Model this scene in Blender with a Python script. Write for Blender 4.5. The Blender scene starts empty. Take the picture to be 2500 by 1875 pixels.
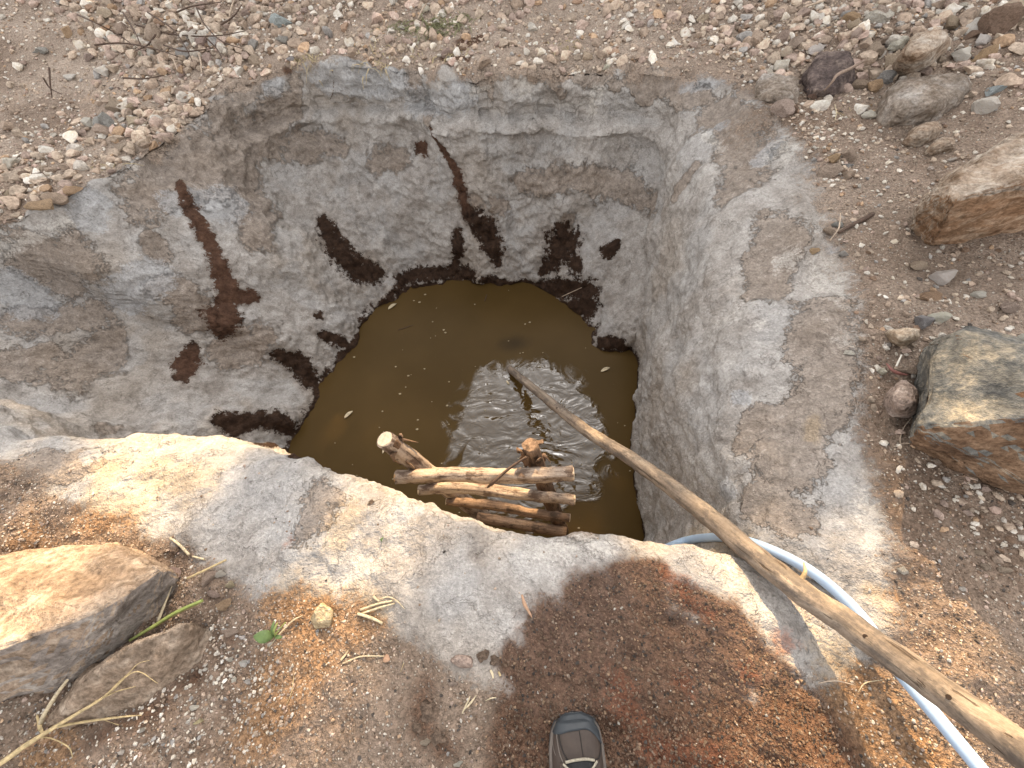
import bpy, bmesh, math, random
import numpy as np
from mathutils import Vector, Matrix
from mathutils.bvhtree import BVHTree

random.seed(7)
rng = np.random.default_rng(11)
scene = bpy.context.scene
col = scene.collection
rad = math.radians

# ------------------------------------------------------------------ camera
CAM_H, PITCH, ROLL, FPX = 1.1, rad(61.0), rad(9.0), 939.0
_f = np.array([0, math.cos(PITCH), -math.sin(PITCH)])
_n = np.array([0, -math.sin(PITCH), -math.cos(PITCH)])
_x = np.array([1.0, 0, 0])
_r = math.cos(ROLL) * _x + math.sin(ROLL) * _n
_d = -math.sin(ROLL) * _x + math.cos(ROLL) * _n
EYE = np.array([0, 0, CAM_H])
cam_data = bpy.data.cameras.new('camera')
cam = bpy.data.objects.new('camera', cam_data)
col.objects.link(cam)
cam.matrix_world = Matrix(((_r[0], -_d[0], -_f[0], 0), (_r[1], -_d[1], -_f[1], 0),
                           (_r[2], -_d[2], -_f[2], CAM_H), (0, 0, 0, 1)))
cam_data.sensor_width = 36.0
cam_data.lens = 36.0 * FPX / 2500.0
cam_data.clip_start = 0.02
cam_data.clip_end = 500
scene.camera = cam

# ------------------------------------------------------------------ light
SUN_EL, SUN_AZ = rad(31), rad(16)          # azimuth from +Y towards +X
world = bpy.data.worlds.new('World')
scene.world = world
world.use_nodes = True
wn = world.node_tree.nodes
sky = wn.new('ShaderNodeTexSky')
sky.sky_type = 'NISHITA'
sky.sun_disc = False
sky.sun_elevation = SUN_EL
sky.sun_rotation = SUN_AZ
sky.air_density = 1.0
sky.dust_density = 3.0
sky.ozone_density = 0.6
wn['Background'].inputs[1].default_value = 0.15
hs = wn.new('ShaderNodeHueSaturation')        # thin high haze: a whiter sky
hs.inputs['Saturation'].default_value = 0.08
world.node_tree.links.new(sky.outputs[0], hs.inputs['Color'])
wm = wn.new('ShaderNodeMix')                  # the camera's shade white balance: sky light a little warmer than neutral
wm.data_type, wm.blend_type = 'RGBA', 'MULTIPLY'
wm.inputs[0].default_value = 1.0
wm.inputs[7].default_value = (1.02, 0.995, 0.975, 1)
world.node_tree.links.new(hs.outputs[0], wm.inputs[6])
world.node_tree.links.new(wm.outputs[2], wn['Background'].inputs[0])
sun_data = bpy.data.lights.new('sun', 'SUN')
sun_data.energy = 3.3
sun_data.angle = rad(0.7)
sun_data.color = (1.0, 0.71, 0.38)
sun = bpy.data.objects.new('sun', sun_data)
col.objects.link(sun)
SUN_DIR = Vector((math.sin(SUN_AZ) * math.cos(SUN_EL), math.cos(SUN_AZ) * math.cos(SUN_EL), math.sin(SUN_EL)))
sun.rotation_euler = SUN_DIR.to_track_quat('Z', 'Y').to_euler()
vs = scene.view_settings
vs.view_transform = 'Standard'
vs.look = 'None'
vs.exposure = 1.95
vs.gamma = 1.0
vs.use_curve_mapping = False
scene.cycles.max_bounces = 4
scene.cycles.diffuse_bounces = 3
scene.cycles.glossy_bounces = 2
scene.cycles.transmission_bounces = 2
scene.cycles.caustics_reflective = False

# ------------------------------------------------------------------ helpers
S = 2500.0 / 2212.0


def ray(u, v):
    return _f + _r * (u - 1250) / FPX + _d * (v - 937.5) / FPX


def atz(u, v, z):
    q = ray(u, v)
    return EYE + q * ((z - CAM_H) / q[2])


def proj(p):
    w = np.asarray(p) - EYE
    k = w @ _f
    return 1250 + FPX * (w @ _r) / k, 937.5 + FPX * (w @ _d) / k


_perm = np.random.default_rng(3).permutation(256)
_perm = np.concatenate([_perm, _perm, _perm])
_grad = np.random.default_rng(5).normal(size=(256, 3))
_grad /= np.linalg.norm(_grad, axis=1)[:, None]


def perlin(p):
    p = np.asarray(p, float)
    i = np.floor(p).astype(int)
    f = p - i
    i &= 255
    w = f * f * f * (f * (f * 6 - 15) + 10)
    out = np.zeros(len(p))
    for dx in (0, 1):
        for dy in (0, 1):
            for dz in (0, 1):
                h = _perm[_perm[_perm[(i[:, 0] + dx) & 255] + ((i[:, 1] + dy) & 255)] + ((i[:, 2] + dz) & 255)]
                g = _grad[h]
                dd = f - np.array([dx, dy, dz])
                out += (g * dd).sum(1) * np.where(dx, w[:, 0], 1 - w[:, 0]) * np.where(dy, w[:, 1], 1 - w[:, 1]) * np.where(dz, w[:, 2], 1 - w[:, 2])
    return out * 1.6


def fbm(p, scale, octaves=3, off=0.0):
    o = np.zeros(len(p))
    a = 1.0
    for k in range(octaves):
        o += a * perlin(p * scale + off + 17.3 * k)
        a *= 0.5
        scale *= 2.03
    return o


def sstep(a, b, x):
    t = np.clip((x - a) / (b - a), 0, 1)
    return t * t * (3 - 2 * t)


def link(o, parent=None):
    col.objects.link(o)
    if parent is not None:
        o.parent = parent
    return o


def tag(o, label=None, cat=None, group=None, kind=None):
    if label:
        o['label'] = label
    if cat:
        o['category'] = cat
    if group:
        o['group'] = group
    if kind:
        o['kind'] = kind
    return o


def mesh_np(name, verts, faces, mat, parent=None, smooth=True, colors=None):
    verts = np.asarray(verts, np.float32)
    faces = np.asarray(faces, np.int32)
    me = bpy.data.meshes.new(name)
    n = faces.shape[1]
    me.vertices.add(len(verts))
    me.vertices.foreach_set('co', verts.ravel())
    me.loops.add(faces.size)
    me.loops.foreach_set('vertex_index', faces.ravel())
    me.polygons.add(len(faces))
    me.polygons.foreach_set('loop_start', np.arange(len(faces), dtype=np.int32) * n)
    me.polygons.foreach_set('loop_total', np.full(len(faces), n, np.int32))
    me.polygons.foreach_set('use_smooth', np.full(len(faces), smooth, bool))
    me.update()
    me.validate()
    if colors is not None:
        for k, c in colors.items():
            a = me.color_attributes.new(k, 'FLOAT_COLOR', 'POINT')
            a.data.foreach_set('color', np.asarray(c, np.float32).ravel())
    if mat:
        me.materials.append(mat)
    return link(bpy.data.objects.new(name, me), parent)


def empty(name, loc):
    e = bpy.data.objects.new(name, None)
    e.location = loc
    e.empty_display_size = 0.05
    return link(e)


# --- tiny node language
class NT:
    def __init__(self, name):
        self.m = bpy.data.materials.new(name)
        self.m.use_nodes = True
        self.t = self.m.node_tree
        self.b = self.t.nodes['Principled BSDF']

    def n(self, kind, **kw):
        x = self.t.nodes.new('ShaderNode' + kind)
        for k, v in kw.items():
            setattr(x, k, v)
        return x

    def set(self, inp, v):
        if hasattr(v, 'is_output'):
            self.t.links.new(v, inp)
        elif isinstance(v, tuple) and len(v) == 3 and inp.type == 'RGBA':
            inp.default_value = (*v, 1)
        else:
            inp.default_value = v

    def coord(self, which='Object'):
        return self.n('TexCoord').outputs[which]

    def pos(self):
        return self.n('NewGeometry').outputs['Position']

    def mapping(self, v, scale=(1, 1, 1), rot=(0, 0, 0)):
        x = self.n('Mapping')
        self.set(x.inputs['Vector'], v)
        x.inputs['Scale'].default_value = scale
        x.inputs['Rotation'].default_value = rot
        return x.outputs[0]

    def noise(self, v, scale, detail=4, rough=0.55, dist=0.0, out='Fac'):
        x = self.n('TexNoise')
        self.set(x.inputs['Vector'], v)
        x.inputs['Scale'].default_value = scale
        x.inputs['Detail'].default_value = detail
        x.inputs['Roughness'].default_value = rough
        x.inputs['Distortion'].default_value = dist
        return x.outputs[out]

    def voro(self, v, scale, feature='F1', out='Distance', rand=1.0):
        x = self.n('TexVoronoi', feature=feature)
        self.set(x.inputs['Vector'], v)
        x.inputs['Scale'].default_value = scale
        x.inputs['Randomness'].default_value = rand
        return x.outputs[out]

    def ramp(self, f, stops, interp='LINEAR'):
        x = self.n('ValToRGB')
        x.color_ramp.interpolation = interp
        e = x.color_ramp.elements
        while len(e) < len(stops):
            e.new(0.5)
        for k, (p, c) in enumerate(stops):
            e[k].position = p
            e[k].color = (*c, 1) if isinstance(c, tuple) else (c, c, c, 1)
        self.set(x.inputs[0], f)
        return x.outputs[0]

    def mix(self, f, a, b, mode='MIX'):
        x = self.n('Mix', data_type='RGBA', blend_type=mode)
        self.set(x.inputs[0], f)
        self.set(x.inputs[6], a)
        self.set(x.inputs[7], b)
        return x.outputs[2]

    def math(self, op, a, b=0.0, c=0.0, clamp=False):
        x = self.n('Math', operation=op, use_clamp=clamp)
        self.set(x.inputs[0], a)
        self.set(x.inputs[1], b)
        self.set(x.inputs[2], c)
        return x.outputs[0]

    def step(self, f, a, b):
        x = self.n('MapRange', interpolation_type='SMOOTHSTEP')
        self.set(x.inputs[0], f)
        x.inputs[1].default_value = a
        x.inputs[2].default_value = b
        return x.outputs[0]

    def vadd(self, a, b, s=1.0):
        x = self.n('VectorMath', operation='MULTIPLY_ADD')
        self.set(x.inputs[0], b)
        x.inputs[1].default_value = (s, s, s)
        self.set(x.inputs[2], a)
        return x.outputs[0]

    def attr(self, name):
        x = self.n('Attribute', attribute_name=name)
        y = self.n('SeparateColor')
        self.t.links.new(x.outputs['Color'], y.inputs[0])
        return y.outputs[0], y.outputs[1], y.outputs[2], x.outputs['Alpha'], x.outputs['Color']

    def bump(self, h, strength=0.5, dist=0.01, normal=None):
        x = self.n('Bump')
        self.set(x.inputs['Height'], h)
        x.inputs['Strength'].default_value = strength
        x.inputs['Distance'].default_value = dist
        if normal is not None:
            self.set(x.inputs['Normal'], normal)
        return x.outputs[0]

    def out(self, color=None, rough=None, normal=None, spec=None, **kw):
        for k, v in (('Base Color', color), ('Roughness', rough), ('Normal', normal), ('Specular IOR Level', spec)):
            if v is not None:
                self.set(self.b.inputs[k], v)
        for k, v in kw.items():
            self.set(self.b.inputs[k], v)
        return self.m


# ------------------------------------------------------------------ materials
def mat_earth():
    T = NT('earth')
    p = T.pos()
    wet, brown, white, blue, _ = T.attr('maskA')
    grav, red, dark, sunlit_ochre, _ = T.attr('maskB')
    big, mid, var2, _a, _ = T.attr('maskC')          # broad tone noise stored on the surface
    n1 = T.n('TexNoise')
    T.set(n1.inputs['Vector'], p)
    n1.inputs['Scale'].default_value = 26
    n1.inputs['Detail'].default_value = 4
    n1.inputs['Roughness'].default_value = 0.68
    sep = T.n('SeparateColor')
    T.t.links.new(n1.outputs['Color'], sep.inputs[0])
    m1, m2, m3 = sep.outputs
    fine = T.noise(p, 120, 3, 0.72)
    j0 = T.math('ADD', T.math('MULTIPLY', T.math('SUBTRACT', m1, 0.5), 1.0), T.math('MULTIPLY', T.math('SUBTRACT', fine, 0.5), 0.6))
    j1 = T.math('ADD', T.math('MULTIPLY', T.math('SUBTRACT', m2, 0.5), 1.0), T.math('MULTIPLY', T.math('SUBTRACT', fine, 0.5), 0.6))

    def jit(m, amt=0.5, a=0.42, b=0.58, j=None):
        return T.step(T.math('MULTIPLY_ADD', j0 if j is None else j, amt, m), a, b)
    tone = T.math('ADD', T.math('MULTIPLY', mid, 0.55), T.math('MULTIPLY', m3, 0.45))
    c = T.ramp(tone, [(0.30, (0.26, 0.232, 0.207)), (0.48, (0.345, 0.318, 0.292)), (0.68, (0.425, 0.40, 0.374))])
    c = T.mix(T.math('MULTIPLY', T.step(big, 0.50, 0.72), 0.55), c, (0.305, 0.26, 0.215))
    c = T.mix(T.math('MULTIPLY', T.step(var2, 0.50, 0.66), 0.5), c, (0.375, 0.365, 0.355))
    bcol = T.ramp(m2, [(0.28, (0.125, 0.092, 0.068)), (0.5, (0.245, 0.192, 0.15)), (0.72, (0.335, 0.275, 0.225))])
    mbrown = jit(brown, 1.0, 0.46, 0.54, j1)
    c = T.mix(T.math('MULTIPLY', mbrown, 0.70), c, bcol)
    c = T.mix(T.math('MULTIPLY', jit(blue, 0.9), 0.6), c, T.ramp(m3, [(0.3, (0.30, 0.305, 0.31)), (0.7, (0.43, 0.435, 0.445))]))
    c = T.mix(T.math('MULTIPLY', jit(white, 1.3, 0.45, 0.85, j1), 0.55), c, (0.55, 0.515, 0.47))
    scuff = T.step(T.math('ADD', m2, T.math('MULTIPLY', T.math('SUBTRACT', fine, 0.5), 0.9)), 0.60, 0.80)
    c = T.mix(T.math('MULTIPLY', scuff, 0.22), c, (0.50, 0.475, 0.45))
    # hairline cracks and flake edges
    cr = T.math('ABSOLUTE', T.math('SUBTRACT', T.noise(p, 7, 5, 0.62, 0.35), 0.5))
    crm = T.math('MULTIPLY', T.math('SUBTRACT', 1.0, T.step(cr, 0.0, 0.010)), T.step(m1, 0.36, 0.56))
    crm = T.math('MULTIPLY', crm, T.math('SUBTRACT', 1.0, grav))
    c = T.mix(T.math('MULTIPLY', crm, 0.4), c, (0.12, 0.09, 0.07))
    # soil with grit
    soil = T.ramp(T.math('ADD', T.math('MULTIPLY', mid, 0.4), T.math('MULTIPLY', m1, 0.6)), [(0.30, (0.115, 0.077, 0.054)), (0.5, (0.21, 0.151, 0.112)), (0.70, (0.305, 0.235, 0.183))])
    soil = T.mix(T.math('MULTIPLY', T.step(big, 0.45, 0.65), 0.6), soil, (0.25, 0.19, 0.145))
    soil = T.mix(T.math('MULTIPLY', T.attr('maskD')[0], T.math('MULTIPLY_ADD', m2, 0.8, 0.25)), soil, (0.47, 0.385, 0.315))
    vo = T.n('TexVoronoi')
    T.set(vo.inputs['Vector'], p)
    vo.inputs['Scale'].default_value = 150
    gsep = T.n('SeparateColor')
    T.t.links.new(vo.outputs['Color'], gsep.inputs[0])
    grit = T.math('MULTIPLY', T.math('SUBTRACT', 1.0, T.step(vo.outputs['Distance'], 0.25, 0.48)), T.step(gsep.outputs[0], 0.55, 0.68))
    gritc = T.ramp(gsep.outputs[1], [(0.0, (0.17, 0.11, 0.075)), (0.4, (0.36, 0.28, 0.21)), (1.0, (0.60, 0.54, 0.46))])
    soil = T.mix(grit, soil, gritc)
    oc = T.ramp(fine, [(0.3, (0.17, 0.085, 0.038)), (0.7, (0.36, 0.215, 0.11))])
    soil = T.mix(T.math('MULTIPLY', jit(sunlit_ochre, 0.9, 0.40, 0.75), 0.65), soil, T.mix(grit, oc, gritc))
    c = T.mix(T.math('MULTIPLY', jit(sunlit_ochre, 1.1, 0.40, 0.9, j1), 0.45), c, (0.36, 0.265, 0.155))  # sun yellow of the lip mixed into the clay colour
    mg = jit(grav, 0.7, 0.36, 0.64)
    c = T.mix(mg, c, soil)
    rc = T.ramp(fine, [(0.3, (0.16, 0.055, 0.03)), (0.7, (0.33, 0.14, 0.08))])
    c = T.mix(T.math('MULTIPLY', jit(red, 1.4, 0.42, 0.95, j1), 0.6), c, rc)
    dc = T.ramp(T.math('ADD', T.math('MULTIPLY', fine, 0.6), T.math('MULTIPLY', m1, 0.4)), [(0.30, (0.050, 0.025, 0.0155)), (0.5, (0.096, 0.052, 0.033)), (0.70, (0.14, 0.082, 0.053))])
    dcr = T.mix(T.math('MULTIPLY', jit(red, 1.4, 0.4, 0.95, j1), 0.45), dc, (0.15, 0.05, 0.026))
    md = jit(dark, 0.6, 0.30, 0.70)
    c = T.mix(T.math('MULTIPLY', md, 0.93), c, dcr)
    wc = T.ramp(m3, [(0.3, (0.019, 0.0105, 0.007)), (0.7, (0.052, 0.030, 0.019))])
    wc = T.mix(_a, T.ramp(m3, [(0.3, (0.055, 0.028, 0.018)), (0.7, (0.105, 0.058, 0.038))]), wc)
    damp = jit(wet, 1.2, 0.22, 0.60, j0)
    c = T.mix(T.math('MULTIPLY', damp, 0.42), c, (0.13, 0.095, 0.07))
    mw = jit(wet, 1.1, 0.44, 0.54, j1)
    c = T.mix(mw, c, wc)
    c = T.mix(T.math('MULTIPLY_ADD', mg, 0.35, 0.42), c, T.ramp(fine, [(0.30, 0.20), (0.52, 0.5), (0.72, 0.76)]), 'OVERLAY')
    c = T.mix(0.16, c, T.ramp(m3, [(0.30, 0.22), (0.5, 0.5), (0.70, 0.76)]), 'OVERLAY')
    # relief
    h = T.math('ADD', T.math('MULTIPLY', m1, 1.0), T.math('MULTIPLY', fine, T.math('MULTIPLY_ADD', mg, 0.20, 0.24)))
    h = T.math('ADD', h, T.math('MULTIPLY', T.math('MULTIPLY', grit, mg), 0.25))
    h = T.math('ADD', h, T.math('MULTIPLY', mbrown, T.math('MULTIPLY_ADD', m2, 0.9, 0.15)))
    h = T.math('SUBTRACT', h, T.math('MULTIPLY', crm, 0.12))
    nrm = T.bump(h, 1.0, 0.02)
    r = T.math('SUBTRACT', 0.95, T.math('MULTIPLY', mw, 0.2))
    T.out(c, r, nrm, 0.12)
    return T.m


def mat_stone(name, use='object', c0=None, c1=None, c2=None, band=0.0, pits=0.5):
    """rock: tint from the object's colour, a vertex colour or three given colours"""
    T = NT(name)
    co = T.coord('Object') if use != 'vertex' else T.pos()
    n1 = T.noise(co, 9, 5, 0.68)
    n2 = T.noise(co, 70, 4, 0.75)
    if use == 'object':
        base = T.n('ObjectInfo').outputs['Color']
    elif use == 'vertex':
        base = T.attr('col')[4]
    else:
        co2 = T.mapping(co, (1, 1, 2.2), (0.5, 0.35, 0.2)) if band else co
        f = T.math('ADD', T.math('MULTIPLY', T.noise(co2, 8, 6, 0.72, 0.3), 0.8), T.math('MULTIPLY', n2, 0.2))
        base = T.ramp(f, [(0.34, c0), (0.5, c1), (0.64, c2)])
    c = T.mix(0.7, base, T.ramp(n1, [(0.28, 0.2), (0.5, 0.5), (0.72, 0.76)]), 'OVERLAY')
    c = T.mix(0.6, c, T.ramp(n2, [(0.30, 0.18), (0.52, 0.5), (0.72, 0.78)]), 'OVERLAY')
    pit = T.step(T.math('ADD', T.math('MULTIPLY', n1, 0.4), T.math('MULTIPLY', n2, 0.6)), 0.58, 0.66)
    c = T.mix(T.math('MULTIPLY', pit, pits), c, (0.09, 0.068, 0.05))
    h = T.math('ADD', n1, T.math('MULTIPLY', n2, 0.45))
    T.out(c, 0.92, T.bump(h, 1.0, 0.022), 0.12)
    return T.m


def mat_plain(name, c, rough=0.6, var=0.3, scale=40, spec=0.3, bumpd=0.002):
    T = NT(name)
    co = T.coord('Object')
    n = T.noise(co, scale, 5, 0.65)
    T.out(T.mix(var, c, T.ramp(n, [(0.25, 0.15), (0.5, 0.5), (0.75, 0.85)]), 'OVERLAY'), rough, T.bump(n, 0.5, bumpd), spec)
    return T.m


def mat_wood(name, ca, cb, cc, dirt, grain=(60, 60, 2.5), dirt_amt=0.5):
    T = NT(name)
    co = T.coord('Object')
    g = T.noise(T.mapping(co, grain), 1.0, 6, 0.7, 0.3)
    c = T.ramp(g, [(0.28, ca), (0.5, cb), (0.72, cc)])
    d = T.step(T.noise(T.mapping(co, (1, 1, 0.5)), 22, 5, 0.72), 0.47, 0.60)
    c = T.mix(T.math('MULTIPLY', d, dirt_amt), c, dirt)
    crack = T.step(T.noise(T.mapping(co, (grain[0] * 1.6, grain[1] * 1.6, grain[2] * 0.6)), 1.0, 4, 0.6), 0.63, 0.68)
    c = T.mix(T.math('MULTIPLY', crack, 0.75), c, (0.05, 0.03, 0.018))
    c = T.mix(0.4, c, T.ramp(T.noise(co, 150, 4, 0.7), [(0.3, 0.25), (0.7, 0.75)]), 'OVERLAY')
    h = T.math('SUBTRACT', g, T.math('MULTIPLY', crack, 0.8))
    T.out(c, 0.8, T.bump(h, 0.8, 0.004), 0.25)
    return T.m


EARTH = mat_earth()
STONE = mat_stone('loose_stone', 'object', pits=0.15)
GRAVEL = mat_stone('gravel', 'vertex', pits=0.25)
STRAW = mat_plain('dry_straw', (0.42, 0.32, 0.17), 0.7, 0.75, 90)
PALE_STRAW = mat_plain('pale_straw', (0.47, 0.39, 0.26), 0.7, 0.75, 90)
TWIG = mat_plain('dark_twig', (0.085, 0.055, 0.04), 0.8, 0.6, 80)
PALE_TWIG = mat_plain('pale_twig', (0.42, 0.33, 0.25), 0.8, 0.5, 80)
GREEN = mat_plain('green_leaf', (0.12, 0.175, 0.06), 0.5, 0.4, 50)
GREEN_STALK = mat_plain('green_stalk', (0.27, 0.31, 0.09), 0.5, 0.5, 50)
DRY_LEAF = mat_plain('dry_leaf', (0.36, 0.22, 0.14), 0.7, 0.5, 60)

# ------------------------------------------------------------------ terrain
C0 = np.array([-0.35, 1.15])
WATER_Z = -1.2


def gheight(x, y):
    g = 0.10 * np.maximum(0, y - 2.7) ** 1.15 * sstep(2.7, 4, y)
    g = np.minimum(g, 0.9)
    g = g + 0.16 * sstep(1.5, 3.2, x) * sstep(-0.2, 1.2, y)
    g = g + 0.10 * sstep(-2.0, -4.0, x)
    return g


rim_px = [(0, 540), (120, 490), (230, 432), (350, 350), (450, 290), (560, 200), (700, 165), (850, 152), (1000, 165), (1150, 180),
          (1300, 168), (1450, 165), (1600, 170), (1780, 190), (1920, 320), (1970, 500), (2000, 700), (2000, 900), (1970, 1080), (1930, 1220)]
rim = [atz(u, v, 0.0)[:2] for u, v in rim_px]
lip_px = [(1850, 1370), (1740, 1345), (1640, 1328), (1500, 1322), (1350, 1312), (1180, 1292), (1060, 1262), (920, 1200), (800, 1155), (700, 1143), (560, 1137), (420, 1110), (290, 1090), (150, 1090), (0, 1088)]
rim += [atz(u, v, -0.045)[:2] for u, v in lip_px]
rim += [np.array(p) for p in ((-2.35, 1.04), (-2.95, 1.25), (-3.25, 1.7), (-3.02, 2.12))]
wat_px = [(1000, 697), (1080, 692), (1150, 690), (1230, 694), (1290, 706), (1335, 732), (1400, 765), (1452, 805), (1452, 838), (1500, 852), (1540, 868), (1545, 950), (1547, 1100), (1565, 1230), (1578, 1310)]
wat = [atz(u, v, WATER_Z)[:2] for u, v in wat_px]
wat += [np.array(p) for p in ((0.50, 0.06), (0.25, 0.07), (-0.02, 0.16), (-0.4, 0.33), (-0.75, 0.52), (-1.1, 0.72), (-1.38, 0.92))]
wat += [atz(u, v, WATER_Z)[:2] for u, v in [(722, 1120), (735, 1060), (780, 965), (850, 850), (915, 765), (962, 715)]]


def polar(pts, th, soft=0.0):
    p = np.array(pts) - C0
    o = np.argsort(np.arctan2(p[:, 1], p[:, 0]))
    p = p[o]
    q = np.roll(p, -1, 0)
    p = np.concatenate([p + (q - p) * f_ for f_ in np.linspace(0, 1, 9)[:-1]])
    a = np.arctan2(p[:, 1], p[:, 0])
    r_ = np.hypot(p[:, 0], p[:, 1])
    o = np.argsort(a)
    a, r_ = a[o], r_[o]
    a = np.concatenate([a - 2 * np.pi, a, a + 2 * np.pi])
    r_ = np.tile(r_, 3)
    # closed polygon radius, then light smoothing
    out = np.interp(th, a, r_)
    k = max(1, int(soft * len(th)))
    ker = np.hanning(2 * k + 3)[1:-1]
    ker /= ker.sum()
    ext = np.concatenate([out[-k:], out, out[:k]]) if k else out
    return np.convolve(ext, ker, 'same')[k:-k]


NT_ = 1150
th = np.linspace(-np.pi, np.pi, NT_, endpoint=False)
r_rim = polar(rim, th, 0.006)
_tc = np.stack([np.cos(th) * 3.0, np.sin(th) * 3.0, np.zeros_like(th)], 1)
_farz = sstep(20, 45, np.degrees(th)) + (np.degrees(th) < -172)
r_rim = r_rim + (0.012 + 0.035 * np.clip(_farz, 0, 1)) * fbm(_tc, 2.2, 4, 12.0)
r_wat = polar(wat, th, 0.002)


def keyed(keys):
    """profile fractions at given headings (degrees about the pit centre)"""
    a = np.array([k for k, _ in keys], float)
    v = np.array([x for _, x in keys], float)
    a = np.concatenate([a - 360, a, a + 360])
    v = np.concatenate([v, v, v])
    d = np.degrees(th)
    w = np.stack([np.interp(d, a, v[:, j]) for j in range(v.shape[1])], 1)
    k = 9
    ker = np.hanning(2 * k + 1)
    ker /= ker.sum()
    return np.stack([np.convolve(np.concatenate([w[-k:, j], w[:, j], w[:k, j]]), ker, 'same')[k:-k] for j in range(w.shape[1])], 1)


TL = np.array([0, 0.08, 0.25, 0.5, 0.75, 0.88, 0.95, 1.0])
right_p = [0, 0.01, 0.03, 0.07, 0.16, 0.32, 0.58, 1]
far_p = [0, 0.10, 0.32, 0.62, 0.88, 0.90, 0.93, 1]
left_p = [0, 0.06, 0.22, 0.48, 0.76, 0.90, 0.96, 1]
trench_p = [0, 0.22, 0.50, 0.74, 0.88, 0.94, 0.97, 1]
near_p = [0, 0.0, -0.02, 0.0, 0.05, 0.2, 0.45, 1]
corner_p = [0, 0.06, 0.16, 0.34, 0.53, 0.62, 0.78, 1]
G = keyed([(-172, trench_p), (-162, trench_p), (-150, near_p), (-100, near_p), (-55, near_p), (-35, right_p), (0, right_p), (8, right_p),
           (9, far_p), (62, far_p), (100, far_p), (118, far_p), (135, left_p), (155, left_p), (178, left_p)])

# sharp corner where the right wall meets the far wall: both faces are carried past each other and the nearer one wins
def ray_line(a, b):
    a, b = np.array(a) - C0, np.array(b) - C0
    d = b - a
    den = np.cos(th) * d[1] - np.sin(th) * d[0]
    r_ = (a[0] * d[1] - a[1] * d[0]) / np.where(np.abs(den) < 1e-4, 1e-4, den)
    return np.where(r_ > 0.2, r_, 9.0)


deg_th = np.degrees(th)
inz = (deg_th > -6) & (deg_th < 70)
RW0, RW1 = atz(1556, 1100, WATER_Z)[:2], atz(1572, 760, -0.85)[:2]
rL = np.where(inz, np.minimum(ray_line(RW0, RW1), r_rim * 0.985), r_wat)
FF0, FF1 = atz(1290, 706, WATER_Z)[:2], atz(1560, 868, WATER_Z)[:2]
rF = np.where(inz & (deg_th < 30), np.minimum(ray_line(FF0, FF1), r_rim * 0.95), r_wat)
Gr = np.interp(np.linspace(0, 1, 50), TL, right_p)
NW, M_IN = 170, 10
tt = np.linspace(-0.18, 1.0, NW)
wall_r = np.empty((NT_, NW))
wall_z = np.empty((NT_, NW))
rim_x, rim_y = C0[0] + r_rim * np.cos(th), C0[1] + r_rim * np.sin(th)
nearw = sstep(-175, -150, np.degrees(th)) * (1 - sstep(-50, -25, np.degrees(th)))
rim_z = gheight(rim_x, rim_y) - 0.045 * nearw - 0.02 * (1 - nearw)
for i in range(NT_):
    g = np.interp(tt, TL, G[i])
    # soften corners of the piecewise profile
    g = np.convolve(np.pad(g, 6, 'edge'), np.hanning(15)[1:-1] / np.hanning(15)[1:-1].sum(), 'same')[6:-6]
    g = np.where(tt < 0, 0.4 * tt, g)
    wall_r[i] = r_wat[i] + (r_rim[i] - r_wat[i]) * g
    if inz[i]:
        gr = np.where(tt < 0, 0.4 * tt, np.interp(tt, TL, right_p))
        gr = np.convolve(np.pad(gr, 6, 'edge'), np.hanning(15)[1:-1] / np.hanning(15)[1:-1].sum(), 'same')[6:-6]
        gf = np.where(tt < 0, 0.4 * tt, np.interp(tt, TL, far_p))
        ra = rL[i] + (r_rim[i] - rL[i]) * gr
        rb = wall_r[i] if deg_th[i] > 12 else rF[i] + (r_rim[i] - rF[i]) * gf
        hmin = 0.5 * (ra + rb - np.sqrt((ra - rb) ** 2 + 0.012 ** 2))
        w_ = sstep(-6, -1, deg_th[i]) * (1 - sstep(55, 70, deg_th[i]))
        wall_r[i] = wall_r[i] * (1 - w_) + hmin * w_
    wall_z[i] = WATER_Z + (rim_z[i] - WATER_Z) * tt
dist = np.concatenate([np.linspace(0.012, 1.5, 115), 1.5 + np.geomspace(0.02, 60, 75)])
NG = len(dist)
out_r = r_rim[:, None] + dist[None]
ox = C0[0] + out_r * np.cos(th)[:, None]
oy = C0[1] + out_r * np.sin(th)[:, None]
oz = gheight(ox, oy) - (0.045 * nearw + 0.02 * (1 - nearw))[:, None] * np.exp(-dist / np.where(nearw > 0.5, 0.10, 0.12)[:, None])
in_f = np.linspace(0.15, 0.97, M_IN)
ir = wall_r[:, :1] * in_f[None]
ix, iy = C0[0] + ir * np.cos(th)[:, None], C0[1] + ir * np.sin(th)[:, None]
iz = np.full_like(ix, wall_z[0, 0])
wx, wy = C0[0] + wall_r * np.cos(th)[:, None], C0[1] + wall_r * np.sin(th)[:, None]
PX = np.concatenate([ix, wx, ox], 1)
PY = np.concatenate([iy, wy, oy], 1)
PZ = np.concatenate([iz, wall_z, oz], 1)
NM = PX.shape[1]
POS = np.stack([PX, PY, PZ], 2)


def grid_normals(Pm):
    a = np.roll(Pm, -1, 0) - np.roll(Pm, 1, 0)
    b = np.gradient(Pm, axis=1)
    n = np.cross(a, b)
    n /= np.linalg.norm(n, axis=2)[..., None] + 1e-12
    return n


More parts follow.
